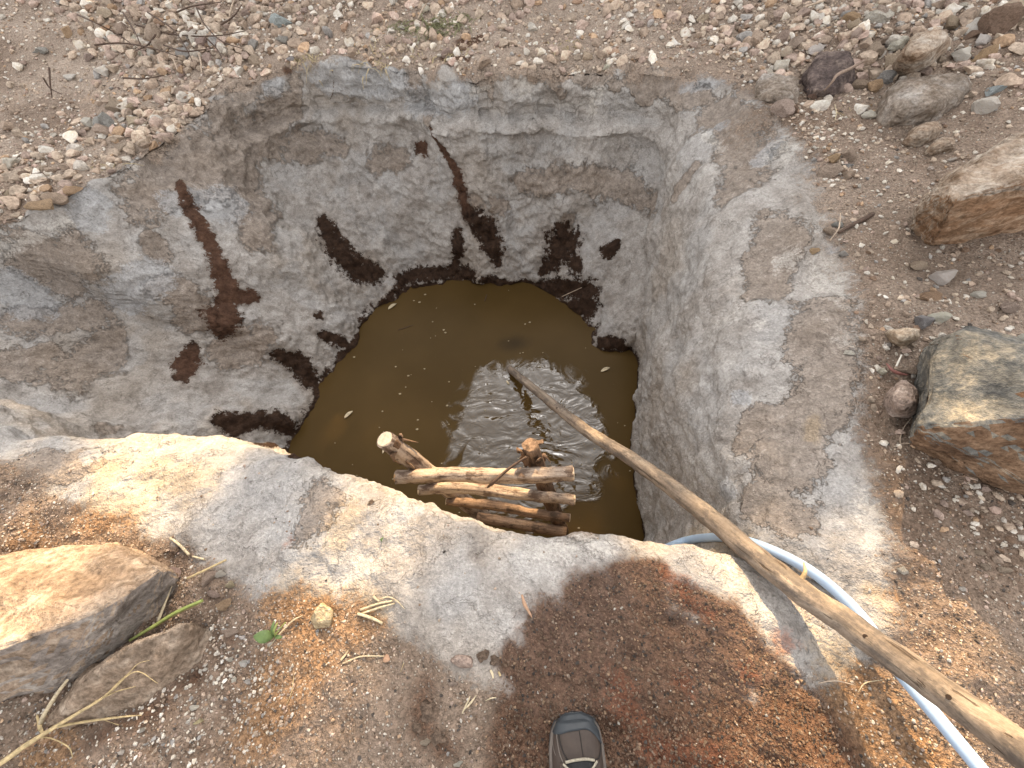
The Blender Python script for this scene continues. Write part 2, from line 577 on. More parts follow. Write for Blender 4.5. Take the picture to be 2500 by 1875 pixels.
NRM = grid_normals(POS)
flat = POS.reshape(-1, 3)
V3 = np.array([1, 1, 1.5])
wallness = np.zeros((NT_, NM))
wallness[:, M_IN:M_IN + NW] = 1
dgrid = np.zeros((NT_, NM))
dgrid[:, M_IN + NW:] = dist[None]
wallness[:, M_IN + NW:] = np.exp(-dist / 0.12)[None]
near2 = np.repeat(nearw[:, None], NM, 1).ravel()
wl = wallness.ravel()
dg = dgrid.ravel()
pz = flat[:, 2]
lump = fbm(flat, 1.9, 2, 3.0)
lump2 = fbm(flat, 5.5, 3, 9.0)
chip = 1 - 2 * np.abs(fbm(flat * np.array([1, 1, 1.6]), 8.0, 3, 21.0))
small = fbm(flat, 24, 3, 31.0)
_dd = np.repeat(np.degrees(th)[:, None], NM, 1).ravel()
rightw = sstep(-60, -40, _dd) * (1 - sstep(35, 55, _dd))


def flakes(sc, levels, off, q=V3):
    """terraced noise: thin chipped layers with sharp little ledges"""
    f_ = fbm(flat * q, sc, 4, off) * levels
    i_ = np.floor(f_)
    return (i_ + sstep(0.72, 1.0, f_ - i_)) / levels


disp = wl * (1 - 0.75 * near2) * ((0.066 - 0.028 * rightw) * lump + (0.026 - 0.016 * rightw) * lump2 + (0.010 - 0.008 * rightw) * chip + (0.004 - 0.003 * rightw) * small)
disp += wl * rightw * 0.016 * fbm(flat * np.array([1, 1, 0.22]), 6.0, 3, 90.0)
disp += wl * (1 - 0.6 * near2) * (1 - 0.4 * rightw) * (1 - 0.65 * (sstep(125, 142, _dd) + (_dd < -160))) * (0.038 * flakes(3.2, 3, 101.0) + 0.018 * flakes(9.0, 3, 111.0))
disp += near2 * 0.006 * flakes(5.0, 3, 121.0)
disp += (1 - wl) * (0.012 * lump2 + 0.007 * small) + near2 * (0.010 * lump2 + 0.0035 * small)
disp += (1 - wl) * (1 - near2) * 0.03 * lump
# ledge crease below the pale upper band of the far wall
d_th = np.repeat(np.degrees(th)[:, None], NM, 1).ravel()
tflat = np.concatenate([np.zeros((NT_, M_IN)), np.repeat(tt[None], NT_, 0), np.ones((NT_, NG))], 1).ravel()
farw = sstep(30, 45, d_th) * (1 - sstep(118, 132, d_th)) * wl
lt = 0.80 + 0.05 * fbm(flat, 2.3, 2, 44.0)
disp += farw * (0.075 * sstep(0, 0.025, tflat - lt) * np.exp(-np.maximum(0, tflat - lt) / 0.10) - 0.045 * np.exp(-((tflat - lt + 0.03) / 0.035) ** 2))
disp *= (dg < 30)
flat = flat + NRM.reshape(-1, 3) * disp[:, None]
# facing check so normals look outwards
POS = flat.reshape(NT_, NM, 3)

ii = np.arange(NT_)
jj = np.arange(NM - 1)
A = (ii[:, None] * NM + jj[None])
B = (((ii + 1) % NT_)[:, None] * NM + jj[None])
quads = np.stack([A, A + 1, B + 1, B], 2)
NRM = grid_normals(POS)
if NRM[NT_ // 2, M_IN + NW + 50, 2] < 0:
    NRM = -NRM
p0, p1, p2 = POS.reshape(-1, 3)[quads[10, M_IN + NW + 50][:3]]
if np.cross(p1 - p0, p2 - p0)[2] < 0:
    quads = quads[..., ::-1]
nflat = NRM.reshape(-1, 3)
vis = quads[:, :M_IN + NW + 130].reshape(-1, 4)
BVH = BVHTree.FromPolygons([Vector(v) for v in flat], [tuple(q) for q in vis.tolist()])


def hit(u, v):
    q = Vector(ray(u, v)).normalized()
    loc, nor, idx, dd = BVH.ray_cast(Vector(EYE), q)
    if loc is None:
        p = atz(u, v, 0)
        return Vector(p), Vector((0, 0, 1)), (p - EYE) @ _f
    if nor.z < 0 and nor.dot(q) > 0:
        nor = -nor
    return loc, nor, (np.array(loc) - EYE) @ _f


def drop(x, y, z0=3.0):
    loc, nor, idx, dd = BVH.ray_cast(Vector((x, y, z0)), Vector((0, 0, -1)))
    if loc is None:
        return Vector((x, y, float(gheight(np.array(x), np.array(y))))), Vector((0, 0, 1))
    return loc, nor if nor.z > 0 else -nor


def strokes(lst, grow=1.0):
    """mask 0..1 on the terrain from chains of blobs (overview pixels + radius), measured in metres on the ground"""
    m = np.zeros(len(flat))
    for chain in lst:
        pts = []
        for (u, v, r_) in chain:
            loc, nor, k = hit(u * S, v * S)
            pts.append((np.array(loc), grow * r_ * S * k / FPX))
        if len(pts) == 1:
            pts = pts * 2
        for (a, ra), (b, rb) in zip(pts[:-1], pts[1:]):
            lo = np.minimum(a, b) - 2 * max(ra, rb) - 0.02
            hi = np.maximum(a, b) + 2 * max(ra, rb) + 0.02
            idx = np.nonzero(((flat > lo) & (flat < hi)).all(1))[0]
            if not len(idx):
                continue
            ab = b - a
            L = ab @ ab + 1e-9
            q = flat[idx]
            t = np.clip(((q - a) @ ab) / L, 0, 1)
            dd = np.linalg.norm(q - a - t[:, None] * ab, axis=1)
            rr = ra + (rb - ra) * t
            m[idx] = np.maximum(m[idx], np.clip(1 - 0.5 * dd / rr, 0, 1) ** 1.0)
    return m


wet = strokes([
    [(390, 395, 7), (405, 440, 12), (430, 480, 14), (455, 530, 12), (475, 580, 15), (490, 620, 18), (500, 640, 18)],
    [(500, 635, 12), (535, 640, 14), (555, 645, 7)], [(492, 640, 14), (482, 680, 28), (478, 705, 24)],
    [(415, 755, 12), (405, 785, 20), (395, 812, 12)],
    [(930, 275, 4), (955, 320, 8), (985, 370, 10), (1000, 420, 12), (1010, 455, 15), (1045, 490, 24), (1065, 530, 20), (1075, 565, 9)],
    [(990, 505, 11), (990, 540, 13), (985, 565, 8)], [(908, 322, 12), (920, 322, 12)],
    [(700, 480, 14), (715, 510, 20), (740, 550, 22), (770, 580, 26), (800, 590, 22), (820, 590, 12)],
    [(1215, 495, 14), (1215, 528, 34), (1200, 556, 24), (1172, 585, 9)], [(1240, 565, 16), (1252, 582, 7)],
    [(1310, 545, 13), (1330, 530, 11)], [(690, 682, 9)],
    [(700, 725, 12), (735, 735, 13), (750, 745, 8)],
    [(600, 765, 12), (640, 780, 18), (665, 815, 18), (690, 840, 11)],
    [(480, 905, 16), (510, 920, 22), (560, 905, 16), (600, 910, 22), (625, 930, 13)],
    [(560, 962, 10), (590, 960, 10)],
    [(870, 605, 14), (905, 592, 15), (960, 590, 15), (1010, 592, 15), (1060, 606, 10), (1140, 622, 8)],
    [(1160, 625, 14), (1230, 622, 24), (1270, 628, 22), (1268, 660, 22), (1240, 670, 20)],
    [(868, 612, 9), (820, 668, 9), (770, 735, 9), (725, 800, 8), (685, 870, 8), (650, 935, 8), (638, 990, 12)],
    [(1300, 738, 12), (1340, 745, 12), (1362, 760, 9)]], 1.13)
# a wet tide mark just above the water
tide = np.exp(-np.maximum(0, flat[:, 2] - WATER_Z) / 0.045) * (0.75 + 0.35 * fbm(flat, 6, 2, 77.0))
wet = np.maximum(wet, np.clip(tide, 0, 1) * (dg == 0))
wet = np.clip(wet + (wet > 0.15) * (0.16 * fbm(flat, 17, 3, 81.0) + 0.10 * fbm(flat, 45, 2, 82.0)), 0, 1)
brown = strokes([
    [(600, 220, 30), (560, 290, 55), (480, 330, 60), (380, 390, 60), (300, 430, 45)], [(520, 380, 50), (570, 440, 35), (560, 520, 30)],
    [(100, 570, 70), (170, 560, 50)], [(60, 700, 40), (200, 680, 30)], [(160, 790, 60), (230, 740, 40)], [(360, 620, 30), (420, 680, 40)],
    [(640, 320, 30), (700, 310, 26), (740, 320, 22)], [(890, 150, 18), (905, 200, 24), (925, 260, 14)], [(820, 350, 30), (860, 340, 26)],
    [(1130, 395, 24), (1250, 380, 30), (1340, 400, 34), (1410, 450, 26)], [(1000, 440, 22), (1080, 450, 18)],
    [(1560, 250, 50), (1620, 330, 60), (1590, 420, 40)], [(1480, 190, 30), (1400, 180, 26)], [(1700, 500, 60), (1650, 620, 40)],
    [(1780, 700, 70), (1760, 860, 60), (1700, 1000, 60)], [(1640, 1080, 40), (1700, 1120, 40)], [(480, 760, 30), (560, 730, 40)],
    [(60, 1010, 40), (160, 1000, 40)], [(1250, 160, 20), (1290, 170, 16)], [(1230, 470, 14), (1225, 490, 22)], [(1180, 1130, 60), (1260, 1150, 40)],
    [(700, 1080, 50), (660, 1150, 40)], [(230, 920, 18), (200, 1000, 18)], [(560, 180, 20), (480, 250, 30)], [(1040, 165, 16), (1060, 210, 10)], [(1180, 160, 20), (1210, 200, 12)], [(1300, 150, 20), (1330, 190, 12)], [(1380, 170, 26), (1400, 215, 14)], [(1450, 165, 30), (1500, 215, 24)], [(1620, 200, 40), (1680, 200, 30)], [(760, 140, 10), (800, 145, 10)], [(640, 175, 14), (630, 230, 16), (640, 290, 14)], [(330, 520, 16), (350, 560, 20)], [(20, 800, 30), (100, 760, 30)], [(1500, 360, 14), (1460, 420, 14)], [(1660, 900, 30), (1600, 960, 20)]])
brown = np.clip(brown + (brown > 0.05) * 0.28 * fbm(flat, 6, 4, 83.0), 0, 1)
white = strokes([
    [(0, 545, 20), (60, 520, 16), (140, 480, 18)], [(330, 290, 16), (390, 265, 20)], [(290, 360, 12)], [(1290, 200, 20), (1280, 240, 14)],
    [(1760, 250, 40), (1700, 330, 40)], [(1800, 470, 40), (1860, 420, 40)], [(1700, 560, 30)], [(1800, 600, 60), (1880, 660, 50)], [(1640, 700, 20)],
    [(1860, 740, 60)], [(1250, 1130, 16), (1330, 1130, 24)], [(1150, 1190, 24), (1300, 1180, 30)], [(1580, 1220, 20)],
    [(1880, 1100, 40), (1900, 1180, 40)], [(1020, 200, 12), (1050, 190, 10)], [(1130, 190, 26)], [(1560, 320, 14), (1520, 290, 10)]])
blue = strokes([
    [(585, 185, 22), (600, 170, 14)], [(700, 170, 30), (780, 165, 40), (850, 180, 34)], [(200, 440, 30), (190, 470, 30)], [(30, 610, 30), (70, 660, 40)],
    [(380, 440, 30), (490, 440, 40)], [(270, 640, 40), (330, 600, 40)], [(1640, 350, 20), (1690, 300, 16)], [(1480, 190, 12), (1590, 170, 16)],
    [(1800, 540, 14)], [(1600, 860, 20)], [(1570, 1060, 30)], [(200, 975, 26)], [(1560, 270, 16)], [(900, 220, 30), (1000, 210, 30)], [(860, 1110, 26), (900, 1100, 16)]])
# where loose soil and gravel begin
gb_deg = [(-180, 0.02), (-165, 0.06), (-150, 0.22), (-130, 0.28), (-112, 0.30), (-95, 0.30), (-75, 0.42), (-60, 0.40), (-48, 0.25), (-35, 0.14), (-15, 0.10), (10, 0.05), (25, 0.0),
          (40, 0.04), (55, 0.0), (90, 0.0), (130, 0.01), (150, 0.02)]
gb = np.interp(np.degrees(th), [a for a, _ in gb_deg] + [180], [b for _, b in gb_deg] + [0.02])
sdg = np.where(dg > 0, dg, -(1 - tflat) * 1.0)
_fz = np.repeat(np.clip(_farz, 0, 1)[:, None], NM, 1).ravel()
gbv = np.repeat(gb[:, None], NM, 1).ravel() + (0.05 + 0.05 * _fz) * fbm(flat, 3.0, 4, 51.0)
gw = np.interp(np.degrees(th), [-180, -160, -60, -40, 0, 30, 50, 180], [0.04, 0.10, 0.10, 0.12, 0.15, 0.15, 0.05, 0.04])
gwv = np.repeat(gw[:, None], NM, 1).ravel()
grav = np.clip(0.5 + (sdg - gbv) / gwv * 0.5, 0, 1) * (sdg > -0.2)
grav = np.maximum(grav, strokes([[(1010, 100, 50), (960, 110, 40), (880, 120, 30)], [(1060, 150, 24), (1000, 150, 24)], [(1480, 150, 40)]]) * 0.9)
red = strokes([[(1440, 1240, 26), (1490, 1290, 30)], [(1570, 1240, 12)], [(1740, 1300, 30)], [(1530, 1330, 26)], [(1700, 1390, 30)], [(1340, 1500, 50), (1380, 1560, 40)],
               [(1480, 1480, 30)], [(1560, 1640, 40), (1400, 1620, 30)], [(1620, 1460, 30)], [(620, 1170, 16)]])
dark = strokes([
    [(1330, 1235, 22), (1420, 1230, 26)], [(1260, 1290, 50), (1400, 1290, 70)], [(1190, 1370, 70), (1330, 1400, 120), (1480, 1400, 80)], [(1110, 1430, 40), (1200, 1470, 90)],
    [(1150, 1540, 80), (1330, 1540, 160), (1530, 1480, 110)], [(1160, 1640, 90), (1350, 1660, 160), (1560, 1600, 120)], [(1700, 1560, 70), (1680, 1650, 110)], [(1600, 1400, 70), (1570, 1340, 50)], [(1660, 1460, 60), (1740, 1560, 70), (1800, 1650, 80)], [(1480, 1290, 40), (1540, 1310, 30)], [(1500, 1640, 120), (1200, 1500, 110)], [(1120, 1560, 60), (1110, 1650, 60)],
    [(1000, 95, 22), (1040, 80, 16)], [(620, 150, 10)], [(960, 125, 12), (1010, 130, 10)]])  # far rim: shade of the hollow under the grass tuft, painted as dark earth
dark = np.maximum(dark, 0.60 * strokes([[(920, 1480, 40), (900, 1540, 60), (960, 1620, 60)], [(430, 1460, 30), (330, 1540, 50), (200, 1600, 50)], [(500, 1380, 24)]]))  # near soil tinted darker for the shade that lies on it
sunlit_ochre = strokes([[(620, 1290, 60), (700, 1340, 70), (760, 1360, 50)], [(760, 1290, 40), (820, 1330, 30)], [(600, 1480, 80), (680, 1420, 60), (560, 1580, 70)], [(100, 1640, 70)],  # orange soil plus the yellow of sunlit ground and lip, painted in
                 [(730, 1170, 40), (760, 1100, 36)], [(300, 1090, 60), (200, 1110, 50), (240, 1010, 40)], [(60, 1180, 60)], [(1800, 1420, 60), (1900, 1560, 80), (1760, 1600, 70)], [(2000, 1640, 60)],
                 [(420, 1040, 60), (330, 1030, 50)], [(900, 1080, 50), (1000, 1110, 40)], [(1500, 1150, 40), (1600, 1180, 40)], [(1760, 910, 18), (1750, 950, 16)], [(1900, 1290, 40)]])
maskA = np.stack([wet, brown, white, blue], 1)
maskB = np.stack([grav, red, dark, sunlit_ochre], 1)
_dgv = np.repeat(deg_th[:, None], NM, 1).ravel()
dust = np.clip(sstep(30, 60, _dgv) + (_dgv < -170), 0, 1) + 0.45 * sstep(-40, -20, _dgv) * (1 - sstep(30, 60, _dgv))
dust = np.clip(dust * (0.75 + 0.9 * fbm(flat, 1.4, 4, 131.0)), 0, 1)
maskD = np.stack([dust, dust, dust, np.ones(len(flat))], 1)
maskC = np.stack([0.5 + 0.35 * fbm(flat, 1.7, 3, 61.0), 0.5 + 0.35 * fbm(flat, 9.0, 3, 62.0), 0.5 + 0.35 * fbm(flat, 3.6, 4, 63.0), 1 - np.clip(strokes([[(390, 395, 30), (450, 520, 40), (490, 640, 50)], [(480, 690, 50)], [(405, 785, 40)], [(540, 640, 40)], [(930, 275, 30), (985, 380, 30), (1000, 440, 20)], [(915, 322, 30)]]) * 2 - 0.6, 0, 1)], 1)
# raised skin of mud
mudh = sstep(0.45, 0.6, wet + 0.25 * small) * 0.006 * (wl > 0.5)
flat = flat + nflat * mudh[:, None]


def terrain_piece(name, j0, j1):
    q = quads[:, j0:j1].reshape(-1, 4)
    use = np.unique(q)
    remap = np.full(len(flat), -1)
    remap[use] = np.arange(len(use))
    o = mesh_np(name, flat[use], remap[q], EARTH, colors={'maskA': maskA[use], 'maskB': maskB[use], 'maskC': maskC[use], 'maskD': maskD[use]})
    o.data.normals_split_custom_set_from_vertices(nflat[use].astype(np.float32).tolist())
    return tag(o, kind='structure')


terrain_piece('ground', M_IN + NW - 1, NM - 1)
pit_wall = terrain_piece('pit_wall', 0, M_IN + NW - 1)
pit_wall['label'] = 'grey clay wall of the dug pit with dark wet mud streaks'


# ------------------------------------------------------------------ water
def mat_water():
    T = NT('murky_water')
    p = T.pos()
    c = T.ramp(T.noise(p, 1.6, 3), [(0.3, (0.056, 0.034, 0.0105)), (0.7, (0.078, 0.048, 0.0165))])
    c = T.mix(T.math('MULTIPLY', T.step(T.noise(p, 90, 2, 0.6), 0.70, 0.76), 0.35), c, (0.22, 0.17, 0.10))
    sx = T.n('SeparateXYZ')
    T.t.links.new(p, sx.inputs[0])
    ds = atz(1255, 838, WATER_Z)             # a dark sunken lump showing through
    ex = T.math('SUBTRACT', sx.outputs[0], float(ds[0]))
    ey = T.math('MULTIPLY', T.math('SUBTRACT', sx.outputs[1], float(ds[1])), 1.5)
    er = T.math('ADD', T.math('SQRT', T.math('ADD', T.math('MULTIPLY', ex, ex), T.math('MULTIPLY', ey, ey))), T.math('MULTIPLY', T.noise(p, 9, 3), 0.10))
    c = T.mix(T.math('MULTIPLY', T.math('SUBTRACT', 1.0, T.step(er, 0.05, 0.22)), 0.6), c, (0.018, 0.012, 0.006))
    # clear stirred patch around the pole, dusty film elsewhere
    pc = atz(1290, 1060, WATER_Z)
    dx = T.math('MULTIPLY', T.math('SUBTRACT', sx.outputs[0], float(pc[0])), 1.15)
    dy = T.math('SUBTRACT', sx.outputs[1], float(pc[1]))
    dist_ = T.math('SQRT', T.math('ADD', T.math('MULTIPLY', dx, dx), T.math('MULTIPLY', dy, dy)))
    dist_ = T.math('ADD', dist_, T.math('MULTIPLY', T.math('SUBTRACT', T.noise(p, 5, 4, 0.55, 1.2), 0.5), 0.5))
    clear = T.math('SUBTRACT', 1.0, T.step(dist_, 0.50, 0.60))
    q = atz(1245, 905, WATER_Z)
    rx = T.math('SUBTRACT', sx.outputs[0], float(q[0]))
    ry = T.math('SUBTRACT', sx.outputs[1], float(q[1]))
    rr = T.math('SQRT', T.math('ADD', T.math('MULTIPLY', rx, rx), T.math('MULTIPLY', ry, ry)))
    ph = T.math('ADD', T.math('MULTIPLY', rr, 60.0), T.math('MULTIPLY', T.noise(p, 4.0, 2, 0.5), 30.0))
    wave = T.math('MULTIPLY', T.math('SINE', ph), 0.10)
    h = T.math('ADD', wave, T.noise(T.mapping(p, (1.0, 2.0, 1.0), (0, 0, 0.5)), 4.0, 2.5, 0.45, 2.2))
    h = T.math('MULTIPLY', h, T.math('ADD', T.math('MULTIPLY', clear, 0.97), 0.03))
    nrm = T.bump(h, 0.40, 0.03)
    T.out(c, T.math('SUBTRACT', 0.30, T.math('MULTIPLY', clear, 0.28)), nrm, T.math('ADD', 0.10, T.math('MULTIPLY', clear, 1.6)), IOR=1.33)
    return T.m


wr = r_wat + 0.06
wv_ = np.stack([C0[0] + wr * np.cos(th), C0[1] + wr * np.sin(th), np.full(NT_, WATER_Z)], 1)[::5]
me = bpy.data.meshes.new('water')
me.from_pydata([tuple(v) for v in wv_], [], [tuple(range(len(wv_)))])
me.materials.append(mat_water())
water = link(bpy.data.objects.new('water', me))
tag(water, 'murky brown water at the bottom of the pit', kind='structure')
#==OBJECTS==
# ------------------------------------------------------------------ mesh builders
def V(*a):
    return np.array(a, float)


def smooth_path(pts, n):
    pts = np.array(pts, float)
    if len(pts) == 2:
        t = np.linspace(0, 1, n)[:, None]
        return pts[0] * (1 - t) + pts[1] * t
    P_ = np.vstack([2 * pts[0] - pts[1], pts, 2 * pts[-1] - pts[-2]])
    seg = len(pts) - 1
    out = []
    for t in np.linspace(0, seg, n):
        i = min(int(t), seg - 1)
        f = t - i
        a, b, c, d = P_[i:i + 4]
        out.append(0.5 * ((2 * b) + (-a + c) * f + (2 * a - 5 * b + 4 * c - d) * f * f + (-a + 3 * b - 3 * c + d) * f ** 3))
    return np.array(out)


def tube(name, pts, radii, mat, parent=None, sides=10, rings=None, rough=0.0, seed=0, flat=1.0, cap=True, nscale=30, origin=None, loc_relative=True, ridged=0.0):
    """a bent tapered round bar; origin at its first point unless given"""
    n = rings or max(4, 4 * len(pts))
    path = smooth_path(pts, n)
    rr = np.interp(np.linspace(0, 1, n), np.linspace(0, 1, len(radii)), radii)
    tan = np.gradient(path, axis=0)
    tan /= np.linalg.norm(tan, axis=1)[:, None] + 1e-12
    ref = V(0, 0, 1) if abs(tan[0][2]) < 0.9 else V(1, 0, 0)
    verts = []
    u_ = np.cross(tan[0], ref)
    u_ /= np.linalg.norm(u_)
    for i in range(n):
        u_ = u_ - tan[i] * (u_ @ tan[i])
        u_ /= np.linalg.norm(u_)
        w_ = np.cross(tan[i], u_)
        a = np.linspace(0, 2 * np.pi, sides, endpoint=False)
        verts.append(path[i] + rr[i] * (np.cos(a)[:, None] * u_ + flat * np.sin(a)[:, None] * w_))
    verts = np.concatenate(verts)
    if rough:
        ax = np.repeat(path, sides, 0)
        nn = verts - ax
        d = fbm(verts + seed * 3.1, nscale, 3)
        if ridged:
            # lengthwise ridges: noise in (angle, slow length)
            ang = np.tile(np.linspace(0, 2 * np.pi, sides, endpoint=False), n)
            ln = np.repeat(np.linspace(0, 1, n), sides)
            d = d + ridged * fbm(np.stack([np.cos(ang) * 2, np.sin(ang) * 2, ln * 2 + seed], 1), 1.5, 3)
        verts = verts + nn * (d * rough)[:, None]
    o = np.array(origin) if origin is not None else verts[:sides].mean(0)
    faces = []
    for i in range(n - 1):
        for s in range(sides):
            faces.append((i * sides + s, i * sides + (s + 1) % sides, (i + 1) * sides + (s + 1) % sides, (i + 1) * sides + s))
    me = bpy.data.meshes.new(name)
    vl = [tuple(v - o) for v in verts]
    if cap:
        faces.append(tuple(range(sides))[::-1])
        faces.append(tuple((n - 1) * sides + s for s in range(sides)))
    me.from_pydata(vl, [], faces)
    me.polygons.foreach_set('use_smooth', [len(f) == 4 for f in faces])
    if mat:
        me.materials.append(mat)
    ob = bpy.data.objects.new(name, me)
    if parent is None:
        ob.location = o
    else:
        ob.location = o - np.array(parent.location)
    return link(ob, parent)


def hull_rock(name, pts, mat, cuts=5, amp=0.006, nscale=14, smooth_it=1, seed=0.0):
    """angular rock: the hull of real corner points, subdivided, softened and roughened"""
    pts = np.array(pts, float)
    base = np.array([pts[:, 0].mean(), pts[:, 1].mean(), pts[:, 2].min()])
    bm = bmesh.new()
    for p in pts - base:
        bm.verts.new(p)
    bm.verts.ensure_lookup_table()
    r_ = bmesh.ops.convex_hull(bm, input=bm.verts)
    bmesh.ops.delete(bm, geom=list({g for g in r_['geom_interior'] + r_['geom_unused'] if isinstance(g, bmesh.types.BMVert)}), context='VERTS')
    bmesh.ops.dissolve_limit(bm, angle_limit=rad(9), verts=bm.verts, edges=bm.edges)
    bmesh.ops.bevel(bm, geom=list(bm.edges), offset=0.006 if smooth_it < 4 else 0.02, segments=1, affect='EDGES', clamp_overlap=True)
    for _ in range(2):
        bmesh.ops.triangulate(bm, faces=bm.faces)
        bmesh.ops.subdivide_edges(bm, edges=bm.edges, cuts=cuts if _ == 0 else 2, use_grid_fill=True)
    bmesh.ops.triangulate(bm, faces=bm.faces)
    for _ in range(smooth_it):
        bmesh.ops.smooth_vert(bm, verts=bm.verts, factor=0.5, use_axis_x=True, use_axis_y=True, use_axis_z=True)
    bm.normal_update()
    co = np.array([v.co for v in bm.verts])
    nn = np.array([v.normal for v in bm.verts])
    d = amp * fbm(co + seed, nscale, 4) + amp * 0.9 * (1 - 2 * np.abs(fbm(co * V(1, 1, 1.8) + seed + 5, nscale * 0.6, 3)))
    f_ = fbm(co * V(1, 1, 2.2) + seed + 9, nscale * 0.7, 3) * 3
    d += amp * 1.2 * (np.floor(f_) + sstep(0.75, 1, f_ - np.floor(f_))) / 3
    for v, c in zip(bm.verts, co + nn * d[:, None]):
        v.co = c
    for f in bm.faces:
        f.smooth = True
    me = bpy.data.meshes.new(name)
    bm.to_mesh(me)
    bm.free()
    me.materials.append(mat)
    ob = bpy.data.objects.new(name, me)
    ob.location = base
    return link(ob)


def pz(u, v, h=0.0):
    """a point h metres above the ground under a photograph pixel that shows it at that height"""
    loc, nor, k = hit(u, v)
    z = loc.z + h
    return atz(u, v, z)


# ------------------------------------------------------------------ big rocks
R_TAN = mat_stone('tan_rock', 'own', (0.16, 0.11, 0.075), (0.30, 0.225, 0.165), (0.43, 0.35, 0.275), band=1, pits=0.55)
R_GREY = mat_stone('grey_green_rock', 'own', (0.085, 0.086, 0.086), (0.17, 0.165, 0.15), (0.33, 0.285, 0.215), band=1, pits=0.3)
R_PALE = mat_stone('pale_boulder', 'own', (0.20, 0.125, 0.075), (0.35, 0.275, 0.21), (0.50, 0.44, 0.375), band=1, pits=0.4)
R_GREYCLAY = mat_stone('grey_boulder', 'own', (0.17, 0.125, 0.09), (0.27, 0.225, 0.185), (0.38, 0.35, 0.32), band=0, pits=0.25)
R_DARK = mat_stone('dark_rock', 'own', (0.06, 0.045, 0.045), (0.13, 0.10, 0.09), (0.24, 0.19, 0.16), band=0, pits=0.3)


def hull(name, mat, label, top, foot, sink=0.06, seed=0, amp=0.006, cat='rock', **kw):
    fz = min(z for _, _, z in foot)
    gz = float(np.mean([hit(u, v)[0].z for u, v, z in foot if z < fz + 0.035]))
    top = [(u, v, z - fz + gz) for u, v, z in top]
    foot = [(u, v, z - fz + gz) for u, v, z in foot]
    pts = [atz(u, v, z) for u, v, z in top] + [atz(u, v, z) for u, v, z in foot]
    pts += [V(p[0], p[1], p[2] - sink) for p in pts[len(top):]]
    return tag(hull_rock(name, pts, mat, seed=seed, amp=amp, **kw), label, cat)


R_RUST = mat_stone('rusty_rock_face', 'own', (0.075, 0.045, 0.03), (0.17, 0.105, 0.065), (0.30, 0.20, 0.13), band=1, pits=0.4)
R_TAN_SHADE = mat_stone('shaded_tan_rock_face', 'own', (0.17, 0.14, 0.12), (0.29, 0.25, 0.22), (0.38, 0.34, 0.30), band=0, pits=0.5)


def two_faced(o, mat2, test):
    """a second material on the faces of another broken plane"""
    o.data.materials.append(mat2)
    for f in o.data.polygons:
        if test(f.normal, f.center):
            f.material_index = 1
    return o


slab = hull('rock_slab', R_TAN, 'big orange-tan angular rock slab at the lower left edge of the photo',
            [(402, 1385, 0.105), (240, 1492, 0.165), (-180, 1648, 0.21), (-180, 1390, 0.10), (60, 1345, 0.055), (260, 1325, 0.05)],
            [(408, 1432, 0.0), (322, 1568, 0.0), (132, 1694, 0.0), (-180, 1755, 0.0), (-180, 1375, 0.02), (270, 1328, 0.0)], seed=1, amp=0.006, smooth_it=0)
two_faced(slab, R_TAN_SHADE, lambda n, c: n.z < 0.45 and n.y < 0.1)  # grey of the slab's shaded front, put in as a second colour
slab2 = hull('rock_slab', R_TAN, 'smaller flat tan rock lying against the big slab under the dry stalks',
             [(458, 1520, 0.085), (330, 1567, 0.10), (225, 1645, 0.085), (170, 1720, 0.055), (420, 1610, 0.055)],
             [(514, 1545, 0.0), (492, 1608, 0.0), (405, 1702, 0.0), (285, 1748, 0.0), (155, 1788, 0.0), (105, 1765, 0.0), (200, 1640, 0.0)], seed=2, amp=0.005, smooth_it=0)
grock = hull('angular_rock', R_GREY, 'big grey-green angular rock with brown broken front at the right edge',
             [(2292, 835, 0.20), (2352, 812, 0.22), (2650, 885, 0.30), (2245, 1045, 0.15), (2375, 1054, 0.17), (2440, 1020, 0.215), (2650, 1012, 0.29)],
             [(2262, 1094, 0.0), (2350, 1134, 0.0), (2480, 1197, 0.0), (2650, 1255, 0.0), (2275, 850, 0.03), (2360, 800, 0.03), (2650, 860, 0.05)], seed=3, amp=0.006, smooth_it=0)
two_faced(grock, R_RUST, lambda n, c: n.z < 0.5 and n.y < 0.0)
two_faced(hull('boulder', R_PALE, 'large pale boulder with orange-brown side half buried at right edge',
     [(2285, 470, 0.30), (2330, 425, 0.32), (2420, 372, 0.34), (2520, 330, 0.34), (2650, 300, 0.34), (2330, 490, 0.33), (2500, 440, 0.37), (2650, 430, 0.37), (2300, 520, 0.24)],
     [(2275, 510, 0.16), (2318, 572, 0.10), (2410, 560, 0.10), (2520, 538, 0.10), (2680, 540, 0.10), (2300, 440, 0.18), (2480, 330, 0.18)], seed=4, amp=0.008, sink=0.1, smooth_it=0), mat_stone('orange_rock_face', 'own', (0.16, 0.085, 0.045), (0.29, 0.18, 0.11), (0.42, 0.31, 0.22), band=1, pits=0.4), lambda n, c: n.z < 0.5 and n.y < 0.1)
hull('boulder', R_GREYCLAY, 'smooth rounded grey boulder with brown stain half buried in gravel slope',
     [(2168, 235, 0.20), (2200, 205, 0.22), (2270, 182, 0.23), (2350, 182, 0.22), (2365, 215, 0.21), (2300, 250, 0.22), (2210, 270, 0.20)],
     [(2150, 255, 0.16), (2165, 285, 0.14), (2230, 292, 0.14), (2300, 282, 0.15), (2370, 235, 0.17), (2375, 180, 0.18), (2180, 200, 0.18)], seed=5, amp=0.006, smooth_it=9, sink=0.1)
